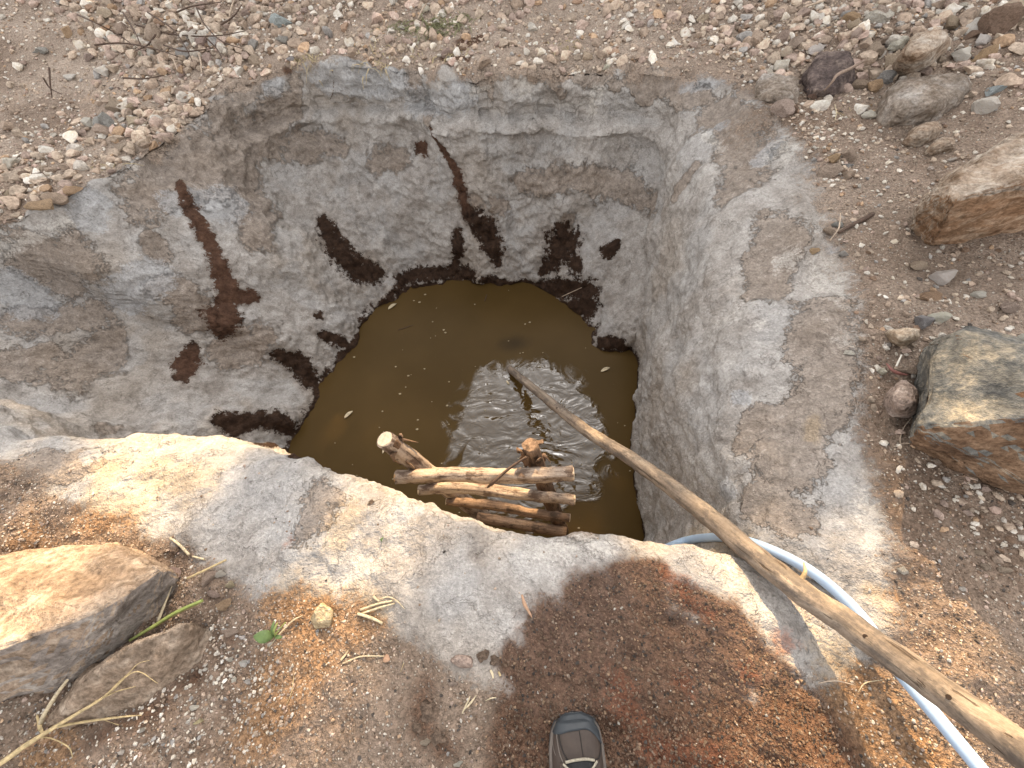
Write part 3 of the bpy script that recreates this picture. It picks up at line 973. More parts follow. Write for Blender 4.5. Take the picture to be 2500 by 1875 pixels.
hull('boulder', R_PALE, 'long pale oval stone on top of the stone heap, upper right',
     [(2202, 128, 0.26), (2240, 88, 0.29), (2290, 72, 0.30), (2318, 92, 0.28), (2275, 120, 0.29), (2230, 140, 0.26)],
     [(2195, 140, 0.17), (2225, 160, 0.15), (2285, 146, 0.16), (2325, 108, 0.18), (2300, 70, 0.19), (2230, 85, 0.18)], seed=6, amp=0.004, smooth_it=6)
hull('embedded_rock', R_DARK, 'dark purple-brown rock embedded in the bank with a root across it',
     [(1975, 175, 0.11), (2010, 140, 0.12), (2060, 140, 0.13), (2085, 165, 0.13), (2030, 215, 0.10), (1985, 218, 0.09)],
     [(1955, 190, 0.06), (1975, 235, 0.05), (2040, 235, 0.06), (2095, 185, 0.10), (2070, 125, 0.12), (2000, 125, 0.11)], seed=7, amp=0.008)
hull('embedded_rock', R_GREYCLAY, 'grey-brown rock lump in the bank left of the dark embedded rock',
     [(1850, 210, 0.05), (1900, 195, 0.06), (1940, 200, 0.07), (1945, 232, 0.05), (1880, 242, 0.045)],
     [(1840, 235, 0.02), (1900, 250, 0.02), (1950, 245, 0.03), (1950, 190, 0.06), (1860, 180, 0.05)], seed=8, amp=0.007)
hull('half_buried_stone', R_PALE, 'pale blotched stone half buried in soil below the grey boulder',
     [(2225, 325, 0.18), (2265, 305, 0.19), (2300, 303, 0.185), (2270, 330, 0.18)], [(2210, 340, 0.15), (2240, 352, 0.14), (2300, 325, 0.15), (2305, 298, 0.16), (2240, 300, 0.16)], seed=9, amp=0.005, smooth_it=5)
hull('half_buried_stone', R_PALE, 'white-topped stone half buried just above the large pale boulder',
     [(2275, 355, 0.18), (2310, 340, 0.19), (2330, 345, 0.19), (2300, 362, 0.18)], [(2262, 365, 0.15), (2290, 372, 0.15), (2335, 362, 0.16), (2335, 335, 0.17), (2290, 335, 0.16)], seed=10, amp=0.005, smooth_it=5)
hull('pink_stone', mat_stone('pink_stone', 'own', (0.26, 0.19, 0.15), (0.41, 0.32, 0.27), (0.52, 0.43, 0.37), pits=0.2), 'pinkish rounded-triangle stone beside the grey-green rock',
     [(2180, 965, 0.09), (2200, 935, 0.10), (2228, 940, 0.10), (2235, 985, 0.09), (2200, 1000, 0.08)],
     [(2158, 980, 0.01), (2178, 1012, 0.01), (2225, 1016, 0.02), (2248, 1000, 0.02), (2238, 950, 0.03), (2205, 925, 0.03), (2185, 945, 0.02)], seed=11, amp=0.003, sink=0.02)
hull('striped_stone', mat_stone('striped_stone', 'own', (0.28, 0.18, 0.10), (0.46, 0.37, 0.28), (0.62, 0.55, 0.46), band=1, pits=0.15), 'beige stone with orange bands near the grey-green rock',
     [(2180, 812, 0.075), (2210, 800, 0.08), (2235, 805, 0.08), (2235, 825, 0.07), (2200, 830, 0.07)],
     [(2170, 808, 0.02), (2185, 835, 0.01), (2215, 845, 0.01), (2245, 825, 0.02), (2243, 802, 0.03), (2175, 800, 0.03)], seed=12, amp=0.003, sink=0.02)
hull('embedded_stone', mat_stone('yellow_stone', 'own', (0.30, 0.20, 0.11), (0.46, 0.36, 0.22), (0.60, 0.51, 0.36), pits=0.3), 'crumbly yellowish stone embedded in orange soil near the straw bits',
     [(765, 1490, 0.018), (790, 1475, 0.022), (808, 1490, 0.02), (805, 1515, 0.018), (775, 1520, 0.014)],
     [(755, 1510, -0.01), (770, 1535, -0.01), (808, 1528, -0.01), (815, 1490, -0.01), (785, 1468, -0.01)], seed=13, amp=0.003, sink=0.02, cat='stone')
hull('embedded_stone', mat_stone('rose_stone', 'own', (0.26, 0.18, 0.14), (0.37, 0.28, 0.23), (0.47, 0.38, 0.32), pits=0.2), 'flat pinkish stone flush with the soil left of the wet earth',
     [(1105, 1612, 0.012), (1130, 1602, 0.014), (1148, 1608, 0.012), (1150, 1625, 0.010)],
     [(1096, 1612, -0.01), (1120, 1632, -0.01), (1155, 1632, -0.01), (1152, 1605, -0.01), (1115, 1598, -0.01)], seed=14, amp=0.002, sink=0.02, cat='stone')

# ------------------------------------------------------------------ pole
M_POLE = mat_wood('pole_wood', (0.10, 0.074, 0.054), (0.22, 0.172, 0.13), (0.34, 0.277, 0.21), (0.095, 0.078, 0.066), (42, 42, 3.0), 0.8)
pole_pts = [atz(1205, 868, -1.38), atz(1247, 903, WATER_Z), atz(1410, 1035, -0.61), atz(1545, 1123, -0.365), atz(1690, 1228, -0.16), atz(1885, 1392, 0.012), atz(2120, 1560, 0.115), atz(2480, 1822, 0.27), atz(2950, 2165, 0.40)]
pole = empty('wooden_pole', pole_pts[0])
tag(pole, 'long debarked wooden pole leaning over the lip into the murky water', 'pole')
# wood texture runs along local Z: build the shaft in a frame whose Z is the pole's axis
axis = Vector(pole_pts[-1] - pole_pts[0]).normalized()
pole_rot = axis.to_track_quat('Z', 'Y')
pole.rotation_mode = 'QUATERNION'
pole.rotation_quaternion = pole_rot
inv = pole_rot.to_matrix().inverted()
loc_pts = [np.array(inv @ Vector(p - pole_pts[0])) for p in pole_pts]


class _O:      # a parent stand-in at the local origin so that children keep local coordinates
    pass


def local_tube(name, pts, radii, mat, parent, **kw):
    o = tube(name, pts, radii, mat, None, origin=(0, 0, 0), **kw)
    o.parent = parent
    o.location = (0, 0, 0)
    return o


local_tube('shaft', loc_pts, [0.024, 0.0255, 0.027, 0.028, 0.028, 0.0285, 0.027, 0.0255, 0.025], M_POLE, pole, sides=22, rings=170, rough=0.11, seed=2, nscale=18, ridged=0.8)
M_KNOT = mat_plain('knot_hole', (0.03, 0.018, 0.012), 0.9, 0.3, 100)
pathL = smooth_path(loc_pts, 400)


def pole_side(u, v):
    """point on the pole's upper surface seen at a pixel"""
    q = ray(u, v)
    pw = np.array([np.array(pole_rot @ Vector(p)) for p in pathL]) + pole_pts[0]
    pr = np.array([proj(p) for p in pw])
    i = int(np.argmin(((pr - V(u, v)) ** 2).sum(1)))
    c = pw[i]
    toc = EYE - c
    toc /= np.linalg.norm(toc)
    ax = np.array(axis)
    toc = toc - ax * (toc @ ax)
    toc /= np.linalg.norm(toc)
    return c, toc, pathL[i]


for (u, v, rr_, side) in [(1702, 1247, 0.006, 0.2), (1800, 1320, 0.005, 0.0), (1936, 1414, 0.008, 0.0), (2130, 1556, 0.006, 0.1), (1370, 998, 0.005, 0), (1500, 1095, 0.005, 0.2), (2330, 1700, 0.005, 0.3)]:
    c, toc, pl = pole_side(u, v)
    n_ = np.array(inv @ Vector(toc))
    base = pl + n_ * 0.0235
    local_tube('knot', [base, base + n_ * 0.0045], [rr_, rr_ * 0.75], M_KNOT, pole, sides=9, rings=4, rough=0.2, nscale=120)
c, toc, pl = pole_side(1965, 1405)
n_ = np.array(inv @ Vector(toc))
sd = np.array(inv @ Vector((0.75, 0.55, 0.25)))
local_tube('broken_twig', [pl + sd * 0.02, pl + sd * 0.045 + n_ * 0.01, pl + sd * 0.062 + n_ * 0.014 - V(0, 0, 0.012)], [0.006, 0.004, 0.002], mat_plain('splinter_wood', (0.46, 0.33, 0.18), 0.7, 0.4, 70), pole, sides=6, rings=8, rough=0.15, nscale=80)

# ------------------------------------------------------------------ plastic pipe
M_PIPE = mat_plain('pipe_plastic', (0.36, 0.47, 0.61), 0.38, 0.12, 25, 0.5, 0.0005)


def onground(u, v, r_, extra=0.0):
    loc, nor, k = hit(u, v)
    return atz(u, v, loc.z + r_ + extra)


pipe_pts = [atz(1500, 1352, -0.55), atz(1600, 1345, -0.34), onground(1668, 1322, 0.016, 0.02), onground(1720, 1313, 0.016, 0.01), onground(1790, 1314, 0.016, 0.004), onground(1870, 1338, 0.016), onground(1960, 1382, 0.016), onground(2040, 1442, 0.016), onground(2110, 1515, 0.017, 0.012),
            atz(2190, 1632, 0.045), atz(2275, 1735, 0.065), atz(2395, 1880, 0.085), atz(2560, 2080, 0.10), atz(2700, 2250, 0.11)]
pipe = tube('water_pipe', pipe_pts, [0.0132], M_PIPE, None, sides=14, rings=120)
tag(pipe, 'pale blue plastic water pipe curving under the wooden pole over the lip', 'pipe')

# ------------------------------------------------------------------ log ladder
M_LOG = mat_wood('log_wood', (0.15, 0.10, 0.07), (0.34, 0.265, 0.205), (0.48, 0.40, 0.33), (0.085, 0.052, 0.036), (55, 55, 4), 0.85)
M_LOGD = mat_wood('dirty_log_wood', (0.075, 0.045, 0.028), (0.18, 0.115, 0.075), (0.34, 0.23, 0.15), (0.045, 0.028, 0.018), (55, 55, 4), 0.85)
M_CUT = mat_plain('cut_wood', (0.62, 0.50, 0.36), 0.75, 0.5, 60, 0.2)
M_BARK = mat_plain('bark_fibre', (0.13, 0.08, 0.05), 0.9, 0.7, 60, 0.1, 0.004)


def along_z(name, a, b, radii, mat, parent, bend=None, **kw):
    """a log from a to b whose local Z runs along it (so that grain follows it)"""
    a, b = np.array(a), np.array(b)
    ax = Vector(b - a)
    rot = ax.normalized().to_track_quat('Z', 'Y')
    inv_ = rot.to_matrix().inverted()
    pts = [V(0, 0, 0)]
    for (t, off) in (bend or []):
        pts.append(np.array(inv_ @ Vector(a + (b - a) * t + np.array(off) - a)))
    pts.append(np.array(inv_ @ ax))
    o = tube(name, pts, radii, mat, None, origin=(0, 0, 0), **kw)
    o.rotation_mode = 'QUATERNION'
    o.rotation_quaternion = rot
    o.parent = parent
    o.location = Vector(a) - parent.location
    return o


lp0, lp1 = atz(940, 1072, -0.26), atz(1190, 1268, -1.24)
rp0, rp1 = atz(1292, 1085, -0.36), atz(1374, 1302, -1.24)
ladder = empty('log_ladder', (lp0 + rp0 + lp1 + rp1) / 4 - V(0, 0, 0.4))
tag(ladder, 'rough ladder of debarked log rungs on two posts standing in the water', 'ladder')
pl_ = along_z('post', lp1, lp0, [0.040, 0.041, 0.040, 0.036], M_LOG, ladder, sides=20, rings=40, rough=0.09, seed=4, nscale=14, ridged=0.5)
dirv = (lp0 - lp1) / np.linalg.norm(lp0 - lp1)
lpL = np.linalg.norm(lp0 - lp1)
o = tube('cut_end', [V(0, 0, lpL - 0.004), V(0, 0, lpL + 0.004)], [0.034, 0.030], M_CUT, None, origin=(0, 0, 0), sides=16, rings=3, rough=0.08, nscale=50)
o.parent = pl_
pr_ = along_z('post', rp1, rp0, [0.036, 0.037, 0.037, 0.032], M_LOGD, ladder, sides=20, rings=40, rough=0.16, seed=5, nscale=18, ridged=0.5)
for k in range(9):    # frayed bark on the heads of the posts
    a = random.uniform(0, 6.28)
    for par, L_ in ((pl_, lpL), (pr_, np.linalg.norm(rp0 - rp1))):
        a = random.uniform(0, 6.28)
        z0 = L_ - random.uniform(0.02, 0.19)
        rr_ = 0.037
        p0_ = V(rr_ * math.cos(a), rr_ * math.sin(a), z0)
        p1_ = p0_ + V(0.014 * math.cos(a), 0.014 * math.sin(a), random.uniform(-0.06, 0.05))
        p2_ = p1_ + V(random.uniform(-.02, .02), random.uniform(-.02, .02), random.uniform(-0.06, 0.04))
        o = tube('bark_strip', [p0_ * V(0.9, 0.9, 1), p1_, p2_], [0.016, 0.013, 0.004], M_BARK if k % 3 else M_LOGD, None, origin=(0, 0, 0), sides=8, rings=12, rough=0.5, seed=k, nscale=50, flat=0.35)
        o.parent = par
rung_specs = [
    ((968, 1164, -0.44), (1399, 1157, -0.44), [0.029, 0.031, 0.032, 0.032, 0.031], [(0.3, (0, 0.004, 0.004)), (0.7, (0, -0.004, 0.0))], M_LOG),
    ((1024, 1196, -0.62), (1402, 1220, -0.64), [0.024, 0.027, 0.027, 0.026, 0.025], [(0.3, (0, 0.018, 0.02)), (0.65, (0, 0.008, 0.01))], M_LOG),
    ((1091, 1223, -0.80), (1390, 1264, -0.83), [0.021, 0.025, 0.025, 0.024, 0.022], [(0.4, (0, 0.008, 0.01)), (0.7, (0, -0.004, 0.0))], M_LOGD)]
for k, (a, b, rr_, bend, mt) in enumerate(rung_specs):
    A_, B_ = atz(*a), atz(*b)
    rg = along_z('rung', A_, B_, rr_, mt, ladder, bend=bend, sides=22, rings=60, rough=0.20, seed=10 + k, nscale=20, ridged=1.1, flat=0.92)
    L_ = np.linalg.norm(B_ - A_)
    for z0, z1, r0, r1 in ((-0.003, 0.004, rr_[0] * 0.86, rr_[0] * 0.9), (L_ - 0.004, L_ + 0.003, rr_[-1] * 0.9, rr_[-1] * 0.86)):
        o = tube('cut_end', [V(0, 0, z0), V(0, 0, z1)], [r0, r1], mat_plain('orange_cut_wood', (0.46, 0.27, 0.12), 0.75, 0.5, 60) if k == 0 and z0 < 0 else M_CUT, None, origin=(0, 0, 0), sides=16, rings=3, rough=0.06, nscale=50)
        o.parent = rg
# hidden lowest rung just above the water
along_z('rung', atz(1165, 1262, -1.02), atz(1382, 1300, -1.04), [0.026, 0.028, 0.027], M_LOGD, ladder, sides=14, rings=24, rough=0.1, seed=20, nscale=14)
stick = tube('thin_stick', [atz(1285, 1115, -0.36), atz(1235, 1150, -0.40), atz(1205, 1178, -0.42), atz(1190, 1190, -0.50)], [0.004, 0.006, 0.007, 0.004], TWIG, None, sides=7, rings=16, rough=0.2, nscale=40)
tag(stick, 'thin dark stick lying across the top rung of the log ladder', 'stick')

# ------------------------------------------------------------------ hiking shoe
M_LEATHER = mat_plain('brown_leather', (0.047, 0.034, 0.027), 0.62, 0.35, 35, 0.3, 0.0015)
M_RUBBER = mat_plain('grey_rubber', (0.028, 0.033, 0.038), 0.5, 0.3, 30, 0.35, 0.0008)
M_MIDSOLE = mat_plain('midsole', (0.13, 0.11, 0.095), 0.7, 0.3, 30)
M_TONGUE = mat_plain('black_mesh_fabric', (0.018, 0.018, 0.019), 0.85, 0.3, 300)
M_LACE = mat_plain('tan_lace', (0.30, 0.27, 0.21), 0.8, 0.6, 220)
M_SEAM = mat_plain('dark_seam', (0.02, 0.017, 0.015), 0.8, 0.2, 100)
toe_l, _, _ = hit(1398, 1742)
SHOE_L = 0.300
heel_dir = V(-0.06, -1.0, 0)
heel_dir /= np.linalg.norm(heel_dir)
sideA = V(heel_dir[1], -heel_dir[0], 0) * -1     # +x (right) when heel is towards -y
shoe_ground = drop(float(toe_l.x), float(toe_l.y) - 0.1)[0].z + 0.003
shoe = empty('hiking_shoe', (toe_l.x, toe_l.y, shoe_ground))
tag(shoe, 'brown leather hiking shoe with dark grey rubber toe cap on wet earth', 'shoe')
ts = np.array([0, 0.03, 0.08, 0.18, 0.33, 0.5, 0.7, 0.85, 0.95, 1.0])         # 0 toe .. 1 heel
hwL = np.array([0.014, 0.036, 0.046, 0.053, 0.056, 0.050, 0.040, 0.038, 0.032, 0.014])   # outer (left) half width
hwR = np.array([0.016, 0.038, 0.047, 0.050, 0.049, 0.040, 0.036, 0.036, 0.031, 0.014])   # inner side
hts = np.array([0.020, 0.034, 0.044, 0.053, 0.066, 0.092, 0.112, 0.112, 0.108, 0.085])


def shoe_pt(t, a, off=0.0):
    """point of the upper: t along (0 toe), a across from 0 (left sole edge) to 1 (right sole edge)"""
    wl_, wr_, h_ = (np.interp(t, ts, q) for q in (hwL, hwR, hts))
    ang = math.pi * (1 - a)
    c_, s_ = math.cos(ang), math.sin(ang)
    ex = 0.62
    x = (wl_ if c_ < 0 else wr_) * math.copysign(abs(c_) ** ex, c_)
    z = 0.022 + (h_ - 0.022 + 0.006) * abs(s_) ** 0.85
    narrow = 1 - 0.30 * sstep(0.35, 1.0, t) * (abs(s_) ** 2)
    p = V(x * narrow, -t * SHOE_L, z)
    if off:
        e = 1e-3
        d1 = shoe_pt(min(1, t + e), a) - shoe_pt(max(0, t - e), a)
        d2 = shoe_pt(t, min(0.999, a + e)) - shoe_pt(t, max(0.001, a - e))
        n_ = np.cross(d2, d1)
        n_ /= np.linalg.norm(n_) + 1e-9
        if n_[2] < -0.2:
            n_ = -n_
        if n_ @ (p - V(0, p[1], 0.02)) < 0:
            n_ = -n_
        p = p + n_ * off
    return p


Rm = Matrix(((-sideA[0] * -1, -heel_dir[0], 0), (-sideA[1] * -1, -heel_dir[1], 0), (0, 0, 1)))
shoe.rotation_euler = (0, 0, math.atan2(heel_dir[0], -heel_dir[1]))


def patch(name, fn, nu, nv, mat, parent, thick=0.0):
    vs_ = [fn(i / (nu - 1), j / (nv - 1)) for i in range(nu) for j in range(nv)]
    fs = [(i * nv + j, i * nv + j + 1, (i + 1) * nv + j + 1, (i + 1) * nv + j) for i in range(nu - 1) for j in range(nv - 1)]
    me = bpy.data.meshes.new(name)
    me.from_pydata([tuple(v) for v in vs_], [], fs)
    bm = bmesh.new()
    bm.from_mesh(me)
    bmesh.ops.recalc_face_normals(bm, faces=bm.faces)
    bm.to_mesh(me)
    bm.free()
    me.polygons.foreach_set('use_smooth', [True] * len(fs))
    me.materials.append(mat)
    o = link(bpy.data.objects.new(name, me), parent)
    if thick:
        m = o.modifiers.new('thickness', 'SOLIDIFY')
        m.thickness = thick
        m.offset = 0
    return o


def outline(t_list, off):
    L_ = [V(-np.interp(t, ts, hwL) - off, -t * SHOE_L, 0) for t in t_list]
    R_ = [V(np.interp(t, ts, hwR) + off, -t * SHOE_L, 0) for t in t_list]
    tip = [V(0, off, 0)]
    return L_[::-1] + tip + R_


def sole_piece(name, z0, z1, off, mat, parent):
    tl = np.concatenate([np.linspace(0.0, 0.1, 8), np.linspace(0.13, 1.0, 22)])
    ring = outline(tl, off)
    n = len(ring)
    vs_ = [p + V(0, 0, z0) for p in ring] + [p * V(1.03, 1, 1) + V(0, 0, (z0 + z1) / 2) for p in ring] + [p + V(0, 0, z1) for p in ring]
    fs = [tuple(range(n))[::-1], tuple(range(2 * n, 3 * n))]
    for k in range(2):
        fs += [(k * n + i, k * n + (i + 1) % n, (k + 1) * n + (i + 1) % n, (k + 1) * n + i) for i in range(n)]
    me = bpy.data.meshes.new(name)
    me.from_pydata([tuple(v) for v in vs_], [], fs)
    me.materials.append(mat)
    return link(bpy.data.objects.new(name, me), parent)


sole_piece('outsole', -0.006, 0.012, 0.005, M_RUBBER, shoe)
sole_piece('midsole', 0.0125, 0.027, 0.0045, M_MIDSOLE, shoe)
patch('upper', lambda i, j: shoe_pt(0.01 + 0.99 * i, j), 60, 36, M_LEATHER, shoe)


def cap_edge(a):
    return 0.055 + 0.10 * abs(a - 0.42) ** 1.6 * 1.6 + 0.018 * math.sin(7 * (a - 0.1)) + 0.05 * sstep(0.55, 0.9, a)


patch('toe_cap', lambda i, j: shoe_pt(max(0.0, -0.01 + (cap_edge(j) + 0.01) * i), j, 0.0035 if i < 0.97 else 0.001) + (V(0, 0.004, 0) if i < 0.3 else V(0, 0, 0)), 18, 40, M_RUBBER, shoe)


def surf_line(name, tas, r_, mat, off=0.001, n=30):
    pts = smooth_path([V(t, a, 0) for t, a in tas], n)
    o = tube(name, [shoe_pt(p[0], p[1], off) for p in pts], [r_], mat, None, sides=6, rings=n, origin=(0, 0, 0))
    o.parent = shoe
    o.location = (0, 0, 0)
    return o


surf_line('seam', [(0.025, 0.20), (0.050, 0.25), (0.140, 0.34), (0.195, 0.42)], 0.0013, M_SEAM)
surf_line('seam', [(0.050, 0.17), (0.070, 0.215), (0.150, 0.29), (0.210, 0.36)], 0.0011, M_MIDSOLE)
surf_line('seam', [(0.210, 0.62), (0.205, 0.74), (0.170, 0.86), (0.150, 0.93)], 0.0016, M_SEAM)
surf_line('seam', [(0.040, 0.52), (0.110, 0.52), (0.185, 0.52)], 0.0007, M_SEAM)
surf_line('seam', [(0.110, 0.06), (0.150, 0.14), (0.180, 0.22)], 0.0007, M_MIDSOLE)
patch('tongue', lambda i, j: shoe_pt(0.195 + 0.40 * i, 0.40 + 0.24 * j, 0.0025 + 0.003 * math.sin(math.pi * j)), 20, 14, M_TONGUE, shoe)
patch('eyelet_panel', lambda i, j: shoe_pt(0.21 + 0.38 * i, 0.30 + 0.11 * j, 0.0022), 14, 6, M_LEATHER, shoe, 0.002)
patch('eyelet_panel', lambda i, j: shoe_pt(0.21 + 0.38 * i, 0.63 + 0.11 * j, 0.0022), 14, 6, M_LEATHER, shoe, 0.002)
surf_line('pull_loop', [(0.280, 0.28), (0.275, 0.33), (0.280, 0.40)], 0.0035, M_TONGUE, 0.004)
for (a0, b0) in (((0.215, 0.37), (0.320, 0.66)), ((0.215, 0.66), (0.320, 0.37)), ((0.310, 0.36), (0.410, 0.66)), ((0.310, 0.67), (0.410, 0.37)), ((0.410, 0.35), (0.500, 0.66)), ((0.410, 0.66), (0.500, 0.36))):
    am = ((a0[0] + b0[0]) / 2 + 0.005, (a0[1] + b0[1]) / 2)
    surf_line('lace', [a0, am, b0], 0.0021, M_LACE, 0.0075, 20)
surf_line('lace', [(0.208, 0.40), (0.198, 0.52), (0.208, 0.63)], 0.0024, M_LACE, 0.0065, 20)
patch('ankle_collar', lambda i, j: shoe_pt(0.66 + 0.33 * i, 0.25 + 0.5 * j, 0.004) + V(0, 0, 0.006), 14, 14, M_TONGUE, shoe)
straw_on = tube('straw_stalk', [np.array(shoe.location) + V(-0.032, -0.108, 0.072), np.array(shoe.location) + V(-0.029, -0.128, 0.078), np.array(shoe.location) + V(-0.027, -0.150, 0.085)], [0.0012, 0.0017, 0.0012], PALE_STRAW, None, sides=6, rings=8)
tag(straw_on, 'short pale straw stuck to the side of the hiking shoe', 'straw')

# ------------------------------------------------------------------ unseen trees, added and shaped to shade the pit and cut the sun bands
M_LEAF = mat_plain('tree_leaf', (0.06, 0.095, 0.03), 0.6, 0.5, 8)
M_TRUNK = mat_plain('tree_bark', (0.16, 0.12, 0.09), 0.9, 0.6, 12, 0.1, 0.01)
SH = V(math.sin(SUN_AZ), math.cos(SUN_AZ), 0)       # towards the sun, level
SP = V(math.cos(SUN_AZ), -math.sin(SUN_AZ), 0)


def shade_tree(t, d, blobs, n, leaf=0.15, label=None):
    """blobs: crown masses as (t offset, depth offset, z centre, t radius, depth radius, z radius)"""
    base = SP * t + SH * d
    base[2] = float(gheight(base[0], base[1])) - 0.05
    root = empty('shade_tree', base)
    tag(root, label, 'shade_tree', 'added shade trees beyond the far bank')
    top = max(b[2] + b[5] * 0.5 for b in blobs)
    tube('trunk', [base, base + V(0.05, 0.03, top * 0.45), base + V(-0.02, 0.05, top)], [0.11, 0.08, 0.02], M_TRUNK, root, sides=9, rings=14, rough=0.15, nscale=4)
    vs_, cnt = [], 0
    vol = np.array([b[3] * b[4] * b[5] for b in blobs])
    for b, share in zip(blobs, vol / vol.sum()):
        k = int(n * share)
        q = rng.normal(size=(k, 3))
        q /= np.linalg.norm(q, axis=1)[:, None]
        q *= rng.uniform(0.35, 1.0, (k, 1)) ** 0.6
        c_ = SP * (t + b[0] + q[:, :1] * b[3]) + SH * (d + b[1] + q[:, 1:2] * b[4])
        c_[:, 2] = b[2] + q[:, 2] * b[5]
        c_ += 0.10 * rng.normal(size=(k, 3))
        u_ = rng.normal(size=(k, 3))
        u_ /= np.linalg.norm(u_, axis=1)[:, None]
        w_ = np.cross(u_, rng.normal(size=(k, 3)))
        w_ /= np.linalg.norm(w_, axis=1)[:, None]
        L_ = leaf * rng.uniform(0.6, 1.2, (k, 1))
        vs_.append(np.stack([c_ - u_ * L_ * 0.5, c_ + w_ * L_ * 0.28, c_ + u_ * L_ * 0.5, c_ - w_ * L_ * 0.28], 1).reshape(-1, 3))
        ba = base + V(0, 0, b[2] - b[5] * 0.7 - base[2])
        ce = SP * (t + b[0]) + SH * (d + b[1])
        ce[2] = b[2]
        tube('limb', [V(base[0], base[1], max(base[2] + 0.5, b[2] - b[5])), (ba + ce) / 2 + V(0, 0, 0.1), ce], [0.045, 0.03, 0.012], M_TRUNK, root, sides=6, rings=8, rough=0.1, nscale=5)
    vs_ = np.concatenate(vs_) - base
    mesh_np('crown', vs_, np.arange(len(vs_)).reshape(-1, 4), M_LEAF, root, smooth=False)
    return root


bl = 'leafy bushy crown on a trunk, unseen, added beyond the far bank to shade the pit'
for k, t in enumerate(np.linspace(-9.1, 8.3, 10)):
    top = 5.3 if t > 1.2 else (4.6 if t > -2.2 else 5.2)
    shade_tree(t, 9.3 + 0.3 * (k % 2), [(-0.45, 0, top * 0.30 + 0.2, 0.95, 0.9, top * 0.30), (0.5, 0.1, top * 0.32 + 0.3, 0.95, 0.9, top * 0.30), (0, 0, top - 1.15, 1.15, 0.9, 1.15), (-0.8, 0, top - 1.0, 0.6, 0.6, 0.95), (0.85, 0, top - 1.05, 0.6, 0.6, 0.95)], 7000, 0.22, bl)
tl = 'leafy crown on a slender trunk, unseen, added beyond the far bank to shape the sun bands'
shade_tree(-2.55, 8.6, [(0, 0, 5.2, 0.97, 0.7, 1.5), (-0.3, 0, 6.4, 0.8, 0.6, 0.9)], 5200, 0.15, tl)
shade_tree(-0.82, 8.8, [(0, 0, 5.3, 0.14, 0.3, 0.75), (0.02, 0, 6.0, 0.15, 0.3, 0.5)], 1100, 0.13, tl)
shade_tree(-0.02, 8.7, [(0, 0, 5.75, 0.40, 0.5, 0.72), (0.03, 0, 6.5, 0.36, 0.4, 0.5)], 4200, 0.13, tl)
shade_tree(0.72, 8.9, [(0, 0, 4.45, 0.42, 0.6, 0.62)], 1500, 0.14, tl)
shade_tree(1.42, 9.0, [(0, 0, 4.1, 0.62, 0.6, 1.45)], 5200, 0.16, tl)
shade_tree(1.95, 8.6, [(-0.1, 0, 5.6, 0.92, 0.7, 1.2), (0.2, 0, 6.5, 0.9, 0.6, 0.8)], 2600, 0.15, tl)

# ------------------------------------------------------------------ loose stones
PAL = {'beige': (0.45, 0.36, 0.28), 'white': (0.60, 0.55, 0.48), 'pink': (0.42, 0.32, 0.265), 'grey': (0.33, 0.31, 0.29), 'orange': (0.42, 0.29, 0.19),
       'brown': (0.25, 0.17, 0.12), 'dark': (0.10, 0.085, 0.075), 'blue': (0.33, 0.35, 0.37), 'tan': (0.37, 0.285, 0.22), 'yellow': (0.50, 0.41, 0.27)}


def ico(sub):
    bm = bmesh.new()
    bmesh.ops.create_icosphere(bm, subdivisions=sub, radius=1.0)
    v = np.array([x.co for x in bm.verts])
    bm.faces.ensure_lookup_table()
    f = np.array([[x.index for x in q.verts] for q in bm.faces])
    bm.free()
    return v, f


def chip_stone(v, r_, planes=7, amp=0.10):
    v = v.copy()
    for _ in range(planes):
        n_ = r_.normal(size=3)
        n_ /= np.linalg.norm(n_)
        d = r_.uniform(0.38, 0.76)
        ex = np.maximum(0, v @ n_ - d)
        v -= ex[:, None] * n_ * 0.96
    off = r_.uniform(0, 50, 3)
    nn = v / (np.linalg.norm(v, axis=1)[:, None] + 1e-9)
    v = v + nn * (amp * fbm(v + off, 1.8, 3))[:, None]
    v /= np.abs(v).max(0)
    return v


ico3, ico3f = ico(3)
STONES = []
for k in range(18):
    r_ = np.random.default_rng(100 + k)
    v = chip_stone(ico3, r_, 13 if k % 3 else 8, 0.15)
    v = v * (1 + 0.05 * fbm(v + k, 6.0, 2))[:, None]
    me = bpy.data.meshes.new('stone')
    me.from_pydata([tuple(q) for q in v], [], [tuple(q) for q in ico3f.tolist()])
    me.materials.append(STONE)
    STONES.append(me)


def put_stone(name, loc, nor, size, yaw, colr, label, group=None, sink=0.3, k=None):
    o = bpy.data.objects.new(name, STONES[k if k is not None else random.randrange(len(STONES))])
    z = Vector(nor).lerp(Vector((0, 0, 1)), 0.4).normalized()
    x = Vector((math.cos(yaw), math.sin(yaw), 0))
    y = z.cross(x).normalized()
    x = y.cross(z).normalized()
    p = Vector(loc) + z * size[2] * (0.5 - sink)
    o.matrix_world = Matrix(((x.x * size[0] / 2, y.x * size[1] / 2, z.x * size[2] / 2, p.x), (x.y * size[0] / 2, y.y * size[1] / 2, z.y * size[2] / 2, p.y),
                             (x.z * size[0] / 2, y.z * size[1] / 2, z.z * size[2] / 2, p.z), (0, 0, 0, 1)))
    j = random.uniform(1.1, 1.45)
    o.color = (colr[0] * j, colr[1] * j * random.uniform(0.97, 1.03), colr[2] * j * random.uniform(0.94, 1.06), 1)
    link(o)
    return tag(o, label, 'stone', group)


